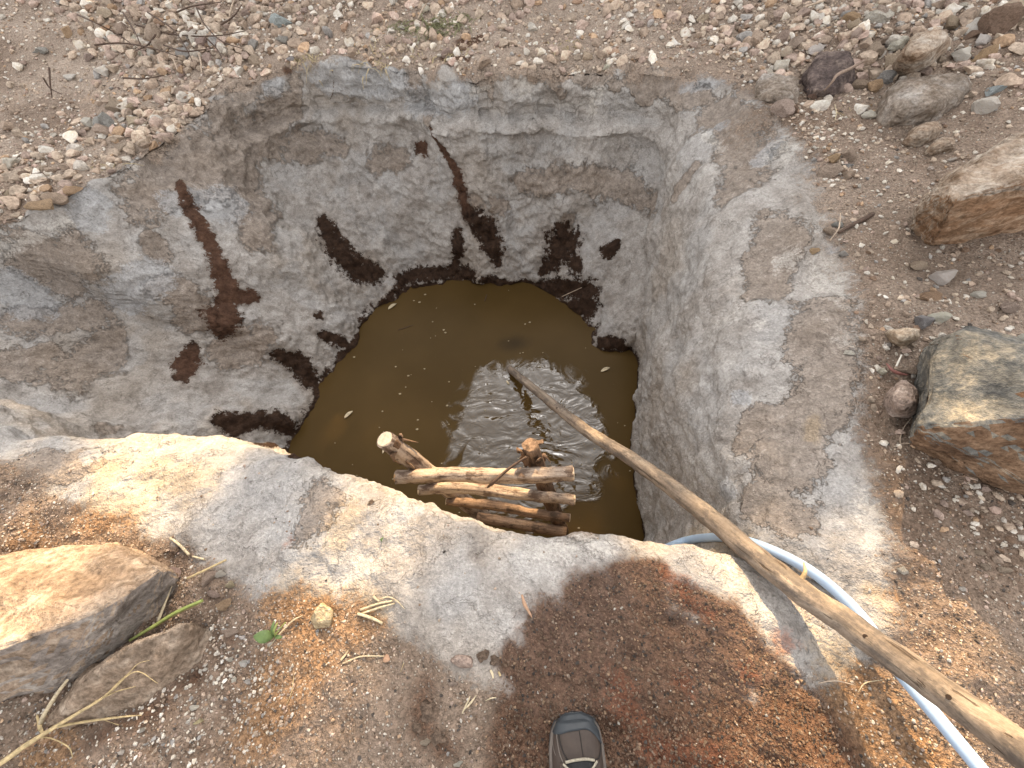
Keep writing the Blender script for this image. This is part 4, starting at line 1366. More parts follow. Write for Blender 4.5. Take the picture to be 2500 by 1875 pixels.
def px_stone(u, v, l, w, key, label, group=None, ang=0.0, name='stone'):
    c_, nor, kk = hit(u, v)
    ca, sa = math.cos(rad(ang)), math.sin(rad(ang))
    a, b = hit(u - ca * l / 2, v + sa * l / 2)[0], hit(u + ca * l / 2, v - sa * l / 2)[0]
    c2, d2 = hit(u + sa * w / 2, v + ca * w / 2)[0], hit(u - sa * w / 2, v - ca * w / 2)[0]
    lx = min((b - a).length, 2.2 * l * kk / FPX)
    ly = float(np.clip((d2 - c2).length * 0.8, 0.45 * lx, 1.1 * lx))
    yaw = math.atan2(b.y - a.y, b.x - a.x)
    # the pixel is the middle of the stone as seen, so its foot lies a little nearer
    f_ = hit(u, v + w * 0.18)[0]
    return put_stone(name, f_, nor, (lx, ly, min(lx, ly) * random.uniform(0.62, 0.85)), yaw, PAL[key], label, group)


NAMED = [
    (2176, 157, 56, 46, 'beige', 'squarish beige stone wedged beside the long pale oval stone', 10), (2182, 110, 36, 46, 'white', 'upright pale stone left of the long oval stone', 60),
    (2155, 187, 32, 50, 'grey', 'upright grey stone leaning against the smooth grey boulder', 70), (2133, 175, 30, 34, 'beige', 'small beige stone left of the upright grey stone', 40),
    (2127, 210, 30, 36, 'orange', 'orange-beige stone at the foot of the upright grey stone', 30), (2092, 203, 46, 48, 'tan', 'angular tan stone next to the root below the stone heap', 10),
    (2129, 122, 42, 40, 'tan', 'tan stone above the angular tan stone, upper right heap', 20), (1946, 102, 46, 40, 'tan', 'rounded tan-grey stone standing above the embedded dark rock', 10),
    (1923, 130, 36, 26, 'beige', 'flat beige stone below the rounded tan-grey stone', 0), (1905, 159, 46, 30, 'white', 'white crumbly stone on the bank left of the dark rock', 10),
    (1995, 118, 62, 22, 'white', 'long white sliver of stone slanting above the dark rock', 35), (2094, 85, 50, 22, 'pink', 'reddish flat stone in the upper right gravel', 20),
    (2381, 63, 50, 30, 'white', 'white stone beside the brown stone, top right corner', 35), (2430, 63, 60, 45, 'brown', 'dark brown stone near the top right corner', 30),
    (2475, 25, 76, 50, 'beige', 'large pale stone in the very top right corner', 30), (2397, 96, 56, 26, 'white', 'long white stone below the brown stone, top right', 30),
    (2377, 85, 44, 24, 'brown', 'small rust-brown stone between two white stones, top right', 20), (2338, 136, 52, 34, 'white', 'pale grey-white stone right of the grey boulder crest', 30),
    (2405, 132, 66, 28, 'orange', 'orange-and-white flat stone near the right edge', 25), (2316, 61, 56, 26, 'tan', 'tan stone above the long oval stone', 20),
    (2141, 41, 42, 32, 'white', 'white angular stone at the top edge right of centre', 20), (2397, 264, 62, 36, 'white', 'pale crumbling stone in brown soil above the pale boulder', 20),
    (2426, 218, 42, 24, 'blue', 'flat blue-grey stone lying in brown soil at right', 40), (1909, 262, 42, 36, 'pink', 'pinkish stone at the edge of the white grit patch', 10),
    (1938, 264, 26, 22, 'brown', 'rusty brown stone touching the pinkish one', 0), (1982, 232, 38, 26, 'brown', 'dark brown stone below the embedded dark rock', 0),
    (2117, 281, 32, 24, 'white', 'white stone under the left end of the grey boulder', 20), (2027, 415, 66, 36, 'beige', 'flat beige stone, largest of the small cluster right of the pit', 15),
    (2035, 386, 36, 22, 'orange', 'tan-orange stone behind the flat beige stone of the cluster', 0), (2068, 380, 28, 26, 'tan', 'small tan stone at the top right of the cluster', 30),
    (2068, 425, 36, 24, 'beige', 'pale stone at the lower right of the small cluster', 10), (2068, 404, 26, 16, 'grey', 'small grey stone in the middle of the cluster', 0),
    (2041, 549, 28, 18, 'grey', 'grey-white stone beside the pale forked twig', 0), (2019, 563, 32, 22, 'tan', 'tan stone left of the dark stick', 0),
    (1988, 610, 28, 22, 'orange', 'tan-orange stone on the right shoulder of the pit', 0), (2060, 618, 28, 18, 'grey', 'grey stone below the dark stick', 0),
    (2237, 646, 40, 22, 'beige', 'pale ridged stone above the pinkish-white one, right side', 10), (2292, 674, 62, 38, 'white', 'pinkish-white lumpy stone half sunk in dark soil, right side', 10),
    (2267, 722, 52, 26, 'orange', 'orange-brown flat stone between pale stones, right side', 5), (2245, 781, 50, 40, 'grey', 'grey-tan pitted stone above the striped stone', 0),
    (2292, 769, 48, 28, 'white', 'white pitted stone above the grey-green rock', 0), (2258, 885, 44, 28, 'white', 'grey-white stone touching the left of the grey-green rock', 0),
    (2218, 904, 62, 22, 'tan', 'flat beige stone above the pinkish triangle stone', 0), (2252, 935, 32, 26, 'white', 'small white stone between pinkish stone and grey-green rock', 20),
    (2456, 743, 52, 38, 'beige', 'pale lumpy stone near the right edge above the grey-green rock', 10), (2389, 716, 36, 20, 'white', 'white pebble-like stone in dark soil near the right edge', 10),
    (2490, 826, 44, 28, 'white', 'white stone at the right edge just above the grey-green rock', 0), (2292, 1119, 44, 18, 'pink', 'thin pinkish flat stone under the front of the grey-green rock', 0),
    (262, 175, 36, 26, 'white', 'bright white stone in the upper left gravel', 10), (289, 260, 52, 30, 'tan', 'wedge-shaped tan stone in the left gravel', -20),
    (262, 305, 52, 28, 'grey', 'greyish flat stone below the wedge-shaped tan stone', 0), (330, 295, 36, 30, 'beige', 'beige angular stone beside the greyish flat stone', 0),
    (350, 315, 30, 26, 'white', 'pale stone right of the beige angular stone, left gravel', 0), (220, 138, 34, 22, 'pink', 'pinkish stone in soil at upper left', -15),
    (104, 122, 48, 18, 'grey', 'greyish-white flat stone alone on bare soil, upper left', 10), (94, 500, 84, 38, 'orange', 'big orange-tan stone on the left rim of the pit', 5),
    (138, 484, 62, 30, 'tan', 'tan stone between the two orange stones on the left rim', -15), (183, 460, 44, 34, 'orange', 'upright orange stone at the left rim', 40),
    (686, 53, 38, 34, 'blue', 'blue-grey square stone among pale gravel, top left of centre', -25), (712, 144, 24, 20, 'grey', 'round pale grey stone above the far rim', 0),
    (622, 108, 28, 26, 'grey', 'round grey stone left of the far rim', 30), (688, 96, 28, 26, 'grey', 'grey-white round stone above the round pale one', 0),
    (667, 126, 28, 18, 'brown', 'brown stone in the gravel above the far rim', 0), (393, 87, 38, 30, 'beige', 'beige stone under the dead twigs, upper left', 0),
    (474, 85, 30, 22, 'white', 'white pointed stone under the dead twigs', 0), (264, 69, 26, 24, 'orange', 'orange stone left of the dead twigs', 0),
    (309, 73, 42, 30, 'tan', 'tan stone beside the orange stone, upper left', 0), (175, 187, 40, 14, 'white', 'narrow white stone lying flat in left gravel', 0),
    (30, 399, 38, 18, 'white', 'flat white stone at the left edge', 20), (65, 429, 28, 20, 'brown', 'orange-brown small stone near the left edge', 0),
    (301, 358, 44, 22, 'beige', 'beige stone on the left rim near dry grass', 15), (509, 142, 34, 30, 'pink', 'pinkish-grey stone in the gravel above the left rim', 0),
    (496, 106, 38, 26, 'pink', 'larger pinkish stone beneath the dead twigs', 0), (452, 134, 26, 22, 'grey', 'grey stone left of the pinkish-grey one', 0),
    (425, 1394, 44, 32, 'pink', 'reddish stone at the tip of the big orange-tan slab', -20), (513, 1408, 38, 30, 'tan', 'tan lumpy stone in the small pile right of the slab', 10),
    (522, 1446, 38, 26, 'pink', 'pinkish stone in the small pile right of the slab', 0), (552, 1467, 36, 46, 'orange', 'pale orange upright stone, lowest of the small pile', 70),
    (565, 1421, 26, 22, 'yellow', 'yellowish stone at the right of the small pile', 10), (542, 1397, 22, 20, 'white', 'pale round stone at the top of the small pile', 0),
    (407, 1455, 34, 30, 'brown', 'reddish-brown stone under the tip of the slab', 40), (560, 1539, 40, 22, 'pink', 'pinkish stone sunk in dark gravel near the green sprout', 0),
    (592, 1616, 24, 22, 'white', 'bright white stone in dark gravel below the green sprout', 0), (488, 1756, 34, 14, 'yellow', 'thin yellowish stone lying flat near the bottom left', 25),
    (475, 1724, 24, 18, 'white', 'white chalky stone near the thin yellowish one', 0), (1107, 1664, 22, 18, 'beige', 'pale round stone left of the wet earth', 0),
    (1040, 1807, 30, 20, 'beige', 'pale stone on the dark soil clod', 0), (1119, 1862, 22, 15, 'white', 'small white stone at the bottom edge left of the shoe', 0)]
for (u, v, l, w, key, label, ang) in NAMED:
    px_stone(u, v, l * 1.08, w * 1.08, key, label, None, ang)
for (u, v, l, w, key) in [(572, 1657, 18, 18, 'white'), (606, 1661, 18, 18, 'white'), (592, 1553, 18, 14, 'white'), (548, 1572, 15, 12, 'white'), (565, 1606, 18, 16, 'white'), (345, 1780, 20, 16, 'white'), (300, 1830, 22, 18, 'white')]:
    px_stone(u, v, l, w, key, 'small bright white stone scattered in the dark near gravel', 'small white stones in the near gravel')
for (u, v, l, w, key) in [(2072, 859, 28, 18, 'white'), (2153, 906, 28, 20, 'white'), (2165, 840, 20, 16, 'white'), (2205, 1390, 34, 26, 'white'), (2348, 1433, 20, 18, 'white'), (2400, 1380, 30, 22, 'beige'), (2450, 1390, 40, 18, 'beige'), (2390, 1345, 30, 20, 'beige')]:
    px_stone(u, v, l, w, key, 'small pale stone on the gritty soil right of the pit', 'small pale stones right of the pit')

# scatter over the terrain's own faces
gq = quads[:, M_IN + NW - 1:M_IN + NW + 165].reshape(-1, 4)
q0, q1, q2, q3 = (flat[gq[:, k]] for k in range(4))
area = 0.5 * np.linalg.norm(np.cross(q2 - q0, q3 - q1), axis=1)
cen = (q0 + q1 + q2 + q3) / 4
wv = cen - EYE
kd = wv @ _f
up = 1250 + FPX * (wv @ _r) / np.maximum(kd, 0.05)
vp = 937.5 + FPX * (wv @ _d) / np.maximum(kd, 0.05)
inview = (kd > 0.3) & (up > -500) & (up < 3000) & (vp > -420) & (vp < 2200)
gq_dg = dg[gq[:, 0]]
gq_grav = grav[gq].mean(1)
deg = np.degrees(np.arctan2(cen[:, 1] - C0[1], cen[:, 0] - C0[0]))
far_z = sstep(38, 55, deg) + (deg < -172)                    # beyond and left of the pit
far_z = np.clip(far_z, 0, 1)
right_z = sstep(-45, -30, deg) * (1 - sstep(38, 55, deg))
near_z = np.clip(1 - far_z - right_z, 0, 1)
ups, vps = up / S, vp / S
def zone(x0, y0, rx, ry):
    return np.exp(-(((ups - x0) / rx) ** 2 + ((vps - y0) / ry) ** 2) ** 2)
bare = np.clip(zone(90, 200, 200, 150) + zone(60, 60, 120, 60), 0, 1)
heaptr = zone(1880, 70, 400, 130)
heap = np.clip( zone(420, 60, 260, 110) + zone(300, 260, 200, 120) + zone(90, 390, 120, 60), 0, 1)
lowright = zone(2130, 1180, 170, 240)
patch_ = zone(1730, 330, 110, 90)
whitebl = np.clip(zone(330, 1560, 260, 130) + zone(520, 1450, 120, 120), 0, 1)
darkq = dark[gq].mean(1)
noise_q = 0.5 + 0.5 * np.clip(fbm(cen, 1.3, 3, 71.0), -1, 1)


def pick(weight, n):
    w = area * weight * inview
    idx = rng.choice(len(gq), n, p=w / w.sum())
    a, b = rng.uniform(0, 1, (n, 1)), rng.uniform(0, 1, (n, 1))
    p = (q0[idx] * (1 - a) + q1[idx] * a) * (1 - b) + (q3[idx] * (1 - a) + q2[idx] * a) * b
    return idx, p, nflat[gq[idx, 0]]


clean = sstep(0.45, 0.8, gq_grav)
# individually built stones
idx, P_, N_ = pick(clean * (far_z * (0.35 + 1.6 * heap) * (1 - 0.75 * bare) + right_z * (0.10 + 0.5 * lowright) + 3.0 * heaptr), 195)
for i, p, n_ in zip(idx, P_, N_):
    s_ = (0.045 + 0.065 * random.random() ** 2.0) * (1.0 if far_z[i] > 0.5 or heaptr[i] > 0.3 else 0.5)
    key = random.choices(['beige', 'white', 'pink', 'tan', 'grey', 'orange', 'brown'], [34, 20, 18, 20, 3, 4, 1])[0]
    side = 'on the gravel slope left of the pit' if p[0] < -0.9 else ('in the gravel beyond the far rim' if p[0] < 1.0 else ('in the stone heap at upper right' if p[1] > 1.2 else 'on the gritty soil right of the pit'))
    word = {'beige': 'pale beige', 'white': 'whitish', 'pink': 'pinkish', 'tan': 'tan', 'grey': 'grey', 'orange': 'orange-tan', 'brown': 'brown'}[key]
    put_stone('stone', p, n_, (s_, s_ * random.uniform(0.6, 0.95), s_ * random.uniform(0.45, 0.75)), random.uniform(0, 6.28), PAL[key],
              'loose %s stone %s' % (word, side), 'loose stones ' + side)

palette = np.array([PAL[k] for k in ('beige', 'white', 'pink', 'tan', 'grey', 'orange', 'brown', 'dark')])


def gravel(name, label, n, weight, smin, smax, power, sub, probs, sink=0.32, tone=1.0):
    idx, P_, N_ = pick(weight, n)
    base, bf = ico(sub)
    nvar = 24
    var = np.stack([chip_stone(base, np.random.default_rng(500 + k), 10, 0.10) for k in range(nvar)])
    vi = rng.integers(0, nvar, n)
    s_ = smin + (smax - smin) * rng.random(n) ** power
    sc = np.stack([s_, s_ * rng.uniform(0.6, 0.95, n), s_ * rng.uniform(0.45, 0.75, n)], 1) / 2
    # random turn about the vertical plus a small tilt
    ya, ti = rng.uniform(0, 6.283, n), rng.normal(0, 0.35, n)
    v = var[vi] * sc[:, None, :]
    ct, st = np.cos(ti)[:, None], np.sin(ti)[:, None]
    v = np.stack([v[..., 0], v[..., 1] * ct - v[..., 2] * st, v[..., 1] * st + v[..., 2] * ct], 2)
    ca, sa = np.cos(ya)[:, None], np.sin(ya)[:, None]
    v = np.stack([v[..., 0] * ca - v[..., 1] * sa, v[..., 0] * sa + v[..., 1] * ca, v[..., 2]], 2)
    v += (P_ + N_ * (sc[:, 2:3] * (1 - 2 * sink)))[:, None, :]
    c_ = palette[rng.choice(len(palette), n, p=np.array(probs) / sum(probs))] * rng.uniform(0.7, 1.2, (n, 1)) * tone
    cc = np.concatenate([np.repeat(c_[:, None], base.shape[0], 1), np.ones((n, base.shape[0], 1))], 2).reshape(-1, 4)
    f = (bf[None] + (np.arange(n) * base.shape[0])[:, None, None]).reshape(-1, 3)
    o = mesh_np(name, v.reshape(-1, 3), f, GRAVEL, None, smooth=False, colors={'col': cc})
    return tag(o, label, 'gravel', None, 'stuff')


gravel('gravel', 'pale angular gravel covering the ground beyond and left of the pit', 9000, clean * (far_z * (0.3 + noise_q + 1.6 * heap) * (1 - 0.8 * bare) + 2.0 * heaptr), 0.026, 0.098, 2.3, 2, [38, 20, 16, 22, 2, 4, 2, 0.3], tone=1.15)
gravel('pea_gravel', 'fine pale grit strewn over the far ground', 26000, clean * (far_z * (0.5 + noise_q) + 0.8 * heaptr), 0.010, 0.028, 1.6, 1, [36, 26, 14, 20, 2, 4, 3, 0.5], tone=1.15)
gravel('fine_gravel', 'small pebbles and grit on the brown soil right of the pit', 14000, clean * right_z * (0.3 + 0.6 * noise_q + 2.2 * lowright + 1.8 * patch_), 0.006, 0.028, 2.4, 1, [34, 28, 10, 18, 4, 5, 6, 2], tone=1.1)
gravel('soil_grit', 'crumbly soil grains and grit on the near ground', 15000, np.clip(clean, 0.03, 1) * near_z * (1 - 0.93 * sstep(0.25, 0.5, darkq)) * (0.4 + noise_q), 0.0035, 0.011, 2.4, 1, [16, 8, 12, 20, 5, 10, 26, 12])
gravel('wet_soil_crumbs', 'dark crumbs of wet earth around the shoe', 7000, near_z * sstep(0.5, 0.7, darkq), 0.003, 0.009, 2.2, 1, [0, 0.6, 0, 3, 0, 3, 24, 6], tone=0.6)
gravel('white_grit', 'white chalky grit on dark soil at the lower left', 800, np.clip(clean, 0.05, 1) * near_z * whitebl * noise_q ** 2, 0.004, 0.013, 2.6, 1, [20, 55, 5, 10, 10, 0, 5, 5])

# ------------------------------------------------------------------ straw, twigs, plants
def lie(px, h=0.003, soft=None):
    """points resting h metres above the ground along photograph pixels"""
    out = []
    for q in px:
        hh = q[2] if len(q) > 2 else h
        loc, nor, k = hit(q[0], q[1])
        out.append(atz(q[0], q[1], loc.z + hh))
    return out


def stalk(name, px, radii, mat, label, cat, h=0.004, parent=None, **kw):
    o = tube(name, lie(px, h), [0.8 * q for q in radii], mat, parent, sides=kw.pop('sides', 7), rings=kw.pop('rings', 16), rough=kw.pop('rough', 0.18), nscale=kw.pop('nscale', 60), **kw)
    if parent is None:
        tag(o, label, cat)
    return o


b0 = lie([(0, 1866)], 0.02)[0]
bundle = empty('dry_stalk', b0)
tag(bundle, 'branched dry straw-yellow stalk lying over the flat tan rock, bottom left', 'stalk')
stalk('stem', [(-70, 1905, 0.03), (0, 1864, 0.03), (70, 1815, 0.03), (136, 1774, 0.035), (200, 1735, 0.05), (253, 1702, 0.06), (290, 1665, 0.07), (318, 1640, 0.075)], [0.007, 0.0075, 0.0065, 0.005, 0.004, 0.002, 0.0012], STRAW, None, None, parent=bundle, flat=0.6, rings=40)
for px, rr_ in [([(136, 1774, 0.035), (220, 1760, 0.03), (300, 1750, 0.03), (345, 1746, 0.035)], [0.004, 0.003, 0.0012]), ([(230, 1715, 0.055), (280, 1690, 0.06), (330, 1676, 0.065)], [0.003, 0.002, 0.001]),
                ([(250, 1704, 0.06), (300, 1660, 0.08), (335, 1622, 0.09), (365, 1612, 0.085)], [0.0025, 0.0015, 0.0008]), ([(270, 1690, 0.06), (330, 1640, 0.09), (385, 1668, 0.07)], [0.002, 0.0014, 0.0007]),
                ([(60, 1822, 0.03), (110, 1800, 0.02), (165, 1822, 0.01), (178, 1850, 0.006)], [0.002, 0.0015, 0.001]), ([(170, 1755, 0.03), (230, 1752, 0.02), (290, 1770, 0.012)], [0.002, 0.0013, 0.0008])]:
    stalk('branch', px, rr_, STRAW, None, None, parent=bundle, rings=18)
stalk('dry_stalk', [(98, 1775, 0.01), (105, 1750, 0.03), (135, 1700, 0.06), (163, 1662, 0.09)], [0.004, 0.006, 0.005, 0.004], PALE_STRAW, 'short pale stalk propped against the edge of the big slab', 'stalk')
stalk('dry_stalk', [(90, 1745, 0.01), (97, 1775, 0.02), (108, 1795, 0.02)], [0.003, 0.006, 0.003], STRAW, 'torn straw leaf beside the propped pale stalk', 'leaf', flat=0.35)
stalk('green_stalk', [(318, 1563, 0.015), (370, 1532, 0.03), (430, 1495, 0.035), (494, 1466, 0.03)], [0.004, 0.0055, 0.006, 0.005], GREEN_STALK, 'green-yellow stalk between the two tan rocks', 'stalk', rings=24)
stalk('dry_stalk', [(360, 1540, 0.015), (430, 1500, 0.025), (489, 1472, 0.025)], [0.003, 0.004, 0.0035], STRAW, 'dry straw lying along the green-yellow stalk', 'stalk')
stalk('dry_stalk', [(385, 1518, 0.02), (402, 1475, 0.025), (420, 1430, 0.035)], [0.006, 0.004, 0.0015], PALE_STRAW, 'pale straw leaf standing up beside the slab tip', 'leaf', flat=0.3)
stalk('dry_stalk', [(457, 1412, 0.03), (505, 1390, 0.03), (552, 1367, 0.025)], [0.0035, 0.004, 0.0035], STRAW, 'straight straw lying across the small stone pile', 'stalk')
stalk('dry_stalk', [(416, 1313), (440, 1332), (462, 1355)], [0.004, 0.0042, 0.004], PALE_STRAW, 'short straw piece behind the big slab', 'stalk', h=0.006)
stalk('dry_stalk', [(470, 1358), (500, 1366)], [0.003, 0.003], PALE_STRAW, 'tiny whitish straw bit near the short straw piece', 'straw', h=0.006)
for k, (px, rr_, lab) in enumerate([
        ([(879, 1489), (920, 1475), (958, 1467)], [0.0036, 0.0036, 0.003], 'upper straw of the pair lying on orange soil'),
        ([(882, 1498), (925, 1484), (964, 1473)], [0.003, 0.003, 0.0025], 'lower straw of the pair lying on orange soil'),
        ([(873, 1498), (905, 1508), (934, 1522)], [0.0046, 0.0046, 0.0042], 'thick short straw below the straw pair'),
        ([(925, 1462), (950, 1458), (970, 1468), (988, 1487)], [0.0012, 0.002, 0.0016, 0.001], 'thin crooked twig over the straw pair'),
        ([(911, 1455), (918, 1463), (926, 1468)], [0.004, 0.0035, 0.002], 'pale hollow stem bit above the straw pair'),
        ([(657, 1580), (685, 1545), (715, 1515), (738, 1503)], [0.0015, 0.0022, 0.0022, 0.0015], 'thin pale twig beside the green sprout'),
        ([(836, 1620), (860, 1610), (886, 1602), (940, 1602)], [0.0022, 0.002, 0.002, 0.0016], 'pale leaf stem ending in a pinkish dry leaf'),
        ([(832, 1612), (842, 1600), (850, 1588)], [0.0035, 0.003, 0.0015], 'curled pale husk at the left of the leaf stem'),
        ([(1128, 1742), (1138, 1722), (1148, 1700)], [0.0016, 0.003, 0.0015], 'split dry leaf blade left of the wet earth'),
        ([(1132, 1735), (1150, 1715), (1163, 1697)], [0.001, 0.003, 0.0012], 'second dry leaf blade beside the split one'),
        ([(1185, 1711), (1198, 1705), (1212, 1703)], [0.0008, 0.0018, 0.001], 'tiny dry leaf at the edge of the wet earth'),
        ([(1197, 1636), (1202, 1645), (1204, 1656)], [0.0035, 0.004, 0.002], 'pale husk fragment in the dark hollow'),
        ([(1217, 1640), (1222, 1650)], [0.003, 0.003], 'second pale husk fragment in the dark hollow'),
        ([(1274, 1452), (1281, 1475), (1292, 1495), (1299, 1508)], [0.003, 0.006, 0.004, 0.0015], 'curled grey-tan peel of clay-coated leaf on the pale lip'),
        ([(700, 1720), (712, 1690), (716, 1660), (718, 1640)], [0.0008, 0.0012, 0.001, 0.0006], 'thin rootlet on orange soil near the bottom'),
        ([(978, 1640), (986, 1618)], [0.0008, 0.001], 'tiny pale straw bit near the pinkish leaf')]):
    stalk('straw_piece', px, rr_, [PALE_STRAW, STRAW, DRY_LEAF][(0 if k < 12 else 1) if k != 13 else 2], lab, 'straw', flat=0.45 if k in (7, 8, 9, 11, 13) else 1.0)


def leaf_mesh(name, base, tip, width, mat, parent=None, curl=0.15, lift=V(0, 0, 1)):
    base, tip = np.array(base), np.array(tip)
    ax = tip - base
    L_ = np.linalg.norm(ax)
    ax = ax / L_
    sd_ = np.cross(ax, lift)
    sd_ /= np.linalg.norm(sd_)
    up_ = np.cross(sd_, ax)
    vs_, n = [], 9
    for i in range(n):
        t = i / (n - 1)
        w_ = width * math.sin(math.pi * min(0.98, t * 0.93 + 0.05)) ** 0.75
        c_ = ax * L_ * t + up_ * curl * L_ * math.sin(math.pi * t)
        vs_ += [c_ - sd_ * w_ / 2 + up_ * w_ * 0.18, c_, c_ + sd_ * w_ / 2 + up_ * w_ * 0.18]
    fs = [(i * 3 + j, i * 3 + j + 1, i * 3 + j + 4, i * 3 + j + 3) for i in range(n - 1) for j in range(2)]
    me = bpy.data.meshes.new(name)
    me.from_pydata([tuple(v) for v in vs_], [], fs)
    me.polygons.foreach_set('use_smooth', [True] * len(fs))
    me.materials.append(mat)
    o = bpy.data.objects.new(name, me)
    o.location = base if parent is None else base - np.array(parent.location)
    m = o.modifiers.new('thickness', 'SOLIDIFY')
    m.thickness = 0.0006
    return link(o, parent)


s0 = lie([(674, 1552)], 0.0)[0]
sprout = empty('sprout', s0)
tag(sprout, 'small green sprout with one broad leaf on dark gravel', 'plant')
tube('stem', [s0, s0 + V(0.006, 0.004, 0.012), lie([(697, 1519)], 0.03)[0]], [0.0022, 0.002, 0.0013], GREEN_STALK, sprout, sides=7, rings=12)
leaf_mesh('leaf', s0 + V(0, 0, 0.008), lie([(619, 1553)], 0.02)[0], 0.028, GREEN, sprout, 0.2)
leaf_mesh('leaf', s0 + V(0.001, 0, 0.01), lie([(670, 1515)], 0.035)[0], 0.010, GREEN, sprout, 0.1)
leaf_mesh('leaf', s0 + V(0.002, 0, 0.01), lie([(678, 1520)], 0.04)[0], 0.007, GREEN_STALK, sprout, 0.1)
leaf_mesh('leaf', s0 + V(0, 0, 0.006), lie([(690, 1556)], 0.012)[0], 0.009, GREEN, sprout, 0.2)
tag(leaf_mesh('dry_leaf', lie([(938, 1602)], 0.006)[0], lie([(952, 1612)], 0.008)[0], 0.017, DRY_LEAF, None, 0.2), 'small pinkish heart-shaped dry leaf at the end of the pale stem', 'leaf')
sprig = leaf_mesh('sprout', lie([(932, 1322)], 0.0)[0], lie([(936, 1312)], 0.012)[0], 0.008, GREEN, None, 0.2)
tag(sprig, 'tiny green seedling on the shaded strip of the lip', 'plant')

stalk('dark_stick', [(2048, 568), (2075, 552), (2100, 540), (2130, 523)], [0.006, 0.010, 0.011, 0.012], TWIG, 'dark rough stick lying on the soil right of the pit', 'stick', h=0.008, rough=0.2, nscale=30)
stalk('pale_twig', [(2052, 520, 0.02), (2050, 545, 0.02), (2046, 560, 0.015), (2026, 588, 0.006)], [0.002, 0.003, 0.003, 0.0015], PALE_TWIG, 'pale forked twig lying over the dark stick', 'twig')
stalk('exposed_root', [(2110, 148, 0.05), (2075, 168, 0.08), (2045, 182, 0.09), (2032, 200, 0.08), (2012, 222, 0.04)], [0.007, 0.009, 0.009, 0.007, 0.004], mat_plain('root_bark', (0.26, 0.19, 0.145), 0.85, 0.5, 50), 'brown root crossing the dark embedded rock', 'root', rough=0.1, nscale=25, rings=24)
stalk('seed_pod', [(2165, 888, 0.012), (2178, 903, 0.014), (2196, 912, 0.014), (2217, 915, 0.01)], [0.003, 0.007, 0.007, 0.002], mat_plain('red_pod', (0.20, 0.085, 0.07), 0.55, 0.3, 50), 'curved dark red pod beside the white straw, right side', 'pod', flat=0.6)
stalk('straw_piece', [(2201, 866, 0.03), (2188, 895, 0.02)], [0.003, 0.0032], mat_plain('white_straw', (0.70, 0.66, 0.58), 0.6, 0.2, 60), 'white straw standing by the curved dark red pod', 'straw')
stalk('dry_twig', [(2226, 1020), (2208, 1042), (2198, 1068), (2198, 1085)], [0.001, 0.0018, 0.0018, 0.001], PALE_TWIG, 'thin curved twig left of the foot of the grey-green rock', 'twig')
stalk('dry_twig', [(2180, 1092), (2205, 1082), (2235, 1086), (2256, 1100)], [0.001, 0.0015, 0.0015, 0.001], PALE_TWIG, 'thin twig lying level below the curved one', 'twig')
stalk('hanging_root', [(811, 172, 0.0), (815, 200, 0.0), (813, 226, 0.0), (806, 242, 0.0)], [0.004, 0.004, 0.0035, 0.002], TWIG, 'thin dark root hanging down the far wall', 'root', h=0.0)
stalk('straw_piece', [(2038, 255, 0.02), (2042, 275, 0.02), (2038, 296, 0.008)], [0.002, 0.0028, 0.0015], PALE_STRAW, 'whitish rootlet hanging over the gritty patch at right', 'root')
stalk('dry_twig', [(1998, 1668, 0.012), (2040, 1662, 0.014), (2085, 1672, 0.01)], [0.0012, 0.002, 0.001], PALE_TWIG, 'thin bent twig lying across the pole shadow', 'twig')
stalk('dry_twig', [(2095, 1690, 0.008), (2112, 1668, 0.012), (2150, 1660, 0.01)], [0.0008, 0.0015, 0.0008], PALE_STRAW, 'curly rootlet right of the pole shadow', 'root')
stalk('muddy_stick', [(1372, 724, 0.01), (1396, 713, 0.012), (1420, 702, 0.014)], [0.004, 0.004, 0.003], PALE_TWIG, 'pale stick lying on the dark mud shelf by the water', 'stick')


def blades(name, label, px, n, length, spread, mat, droop=0.5, w=0.0022, up=0.6, seed=0):
    """a tuft of dry grass: many thin bent blades rooted together"""
    r_ = np.random.default_rng(seed)
    c_, nor, k = hit(*px)
    c_ = np.array(c_)
    vs_, fs = [], []
    for i in range(n):
        a = r_.uniform(0, 6.283)
        root = V(r_.normal() * spread, r_.normal() * spread * 0.6, 0)
        root[2] = drop(c_[0] + root[0], c_[1] + root[1])[0].z - c_[2] - 0.005
        if abs(root[2]) > 0.12:
            root[2] = 0
        L_ = length * r_.uniform(0.4, 1.1)
        d_ = V(math.cos(a), math.sin(a) - 0.25, 0) * r_.uniform(0.3, 1.0)
        sd_ = V(-d_[1], d_[0], 0) / (np.linalg.norm(d_) + 1e-6) * w * r_.uniform(0.6, 1.4)
        k0 = len(vs_)
        for t in (0, 0.35, 0.7, 1.0):
            p = root + d_ * L_ * t + V(0, 0, L_ * (up * t - droop * t * t * 1.6))
            ww = sd_ * (1 - 0.8 * t)
            vs_ += [p - ww, p + ww]
        fs += [(k0 + 2 * j, k0 + 2 * j + 1, k0 + 2 * j + 3, k0 + 2 * j + 2) for j in range(3)]
    me = bpy.data.meshes.new(name)
    me.from_pydata([tuple(v) for v in vs_], [], fs)
    me.materials.append(mat)
    o = bpy.data.objects.new(name, me)
    o.location = c_
    m = o.modifiers.new('thickness', 'SOLIDIFY')
    m.thickness = 0.0008
    link(o)
    return tag(o, label, 'grass')


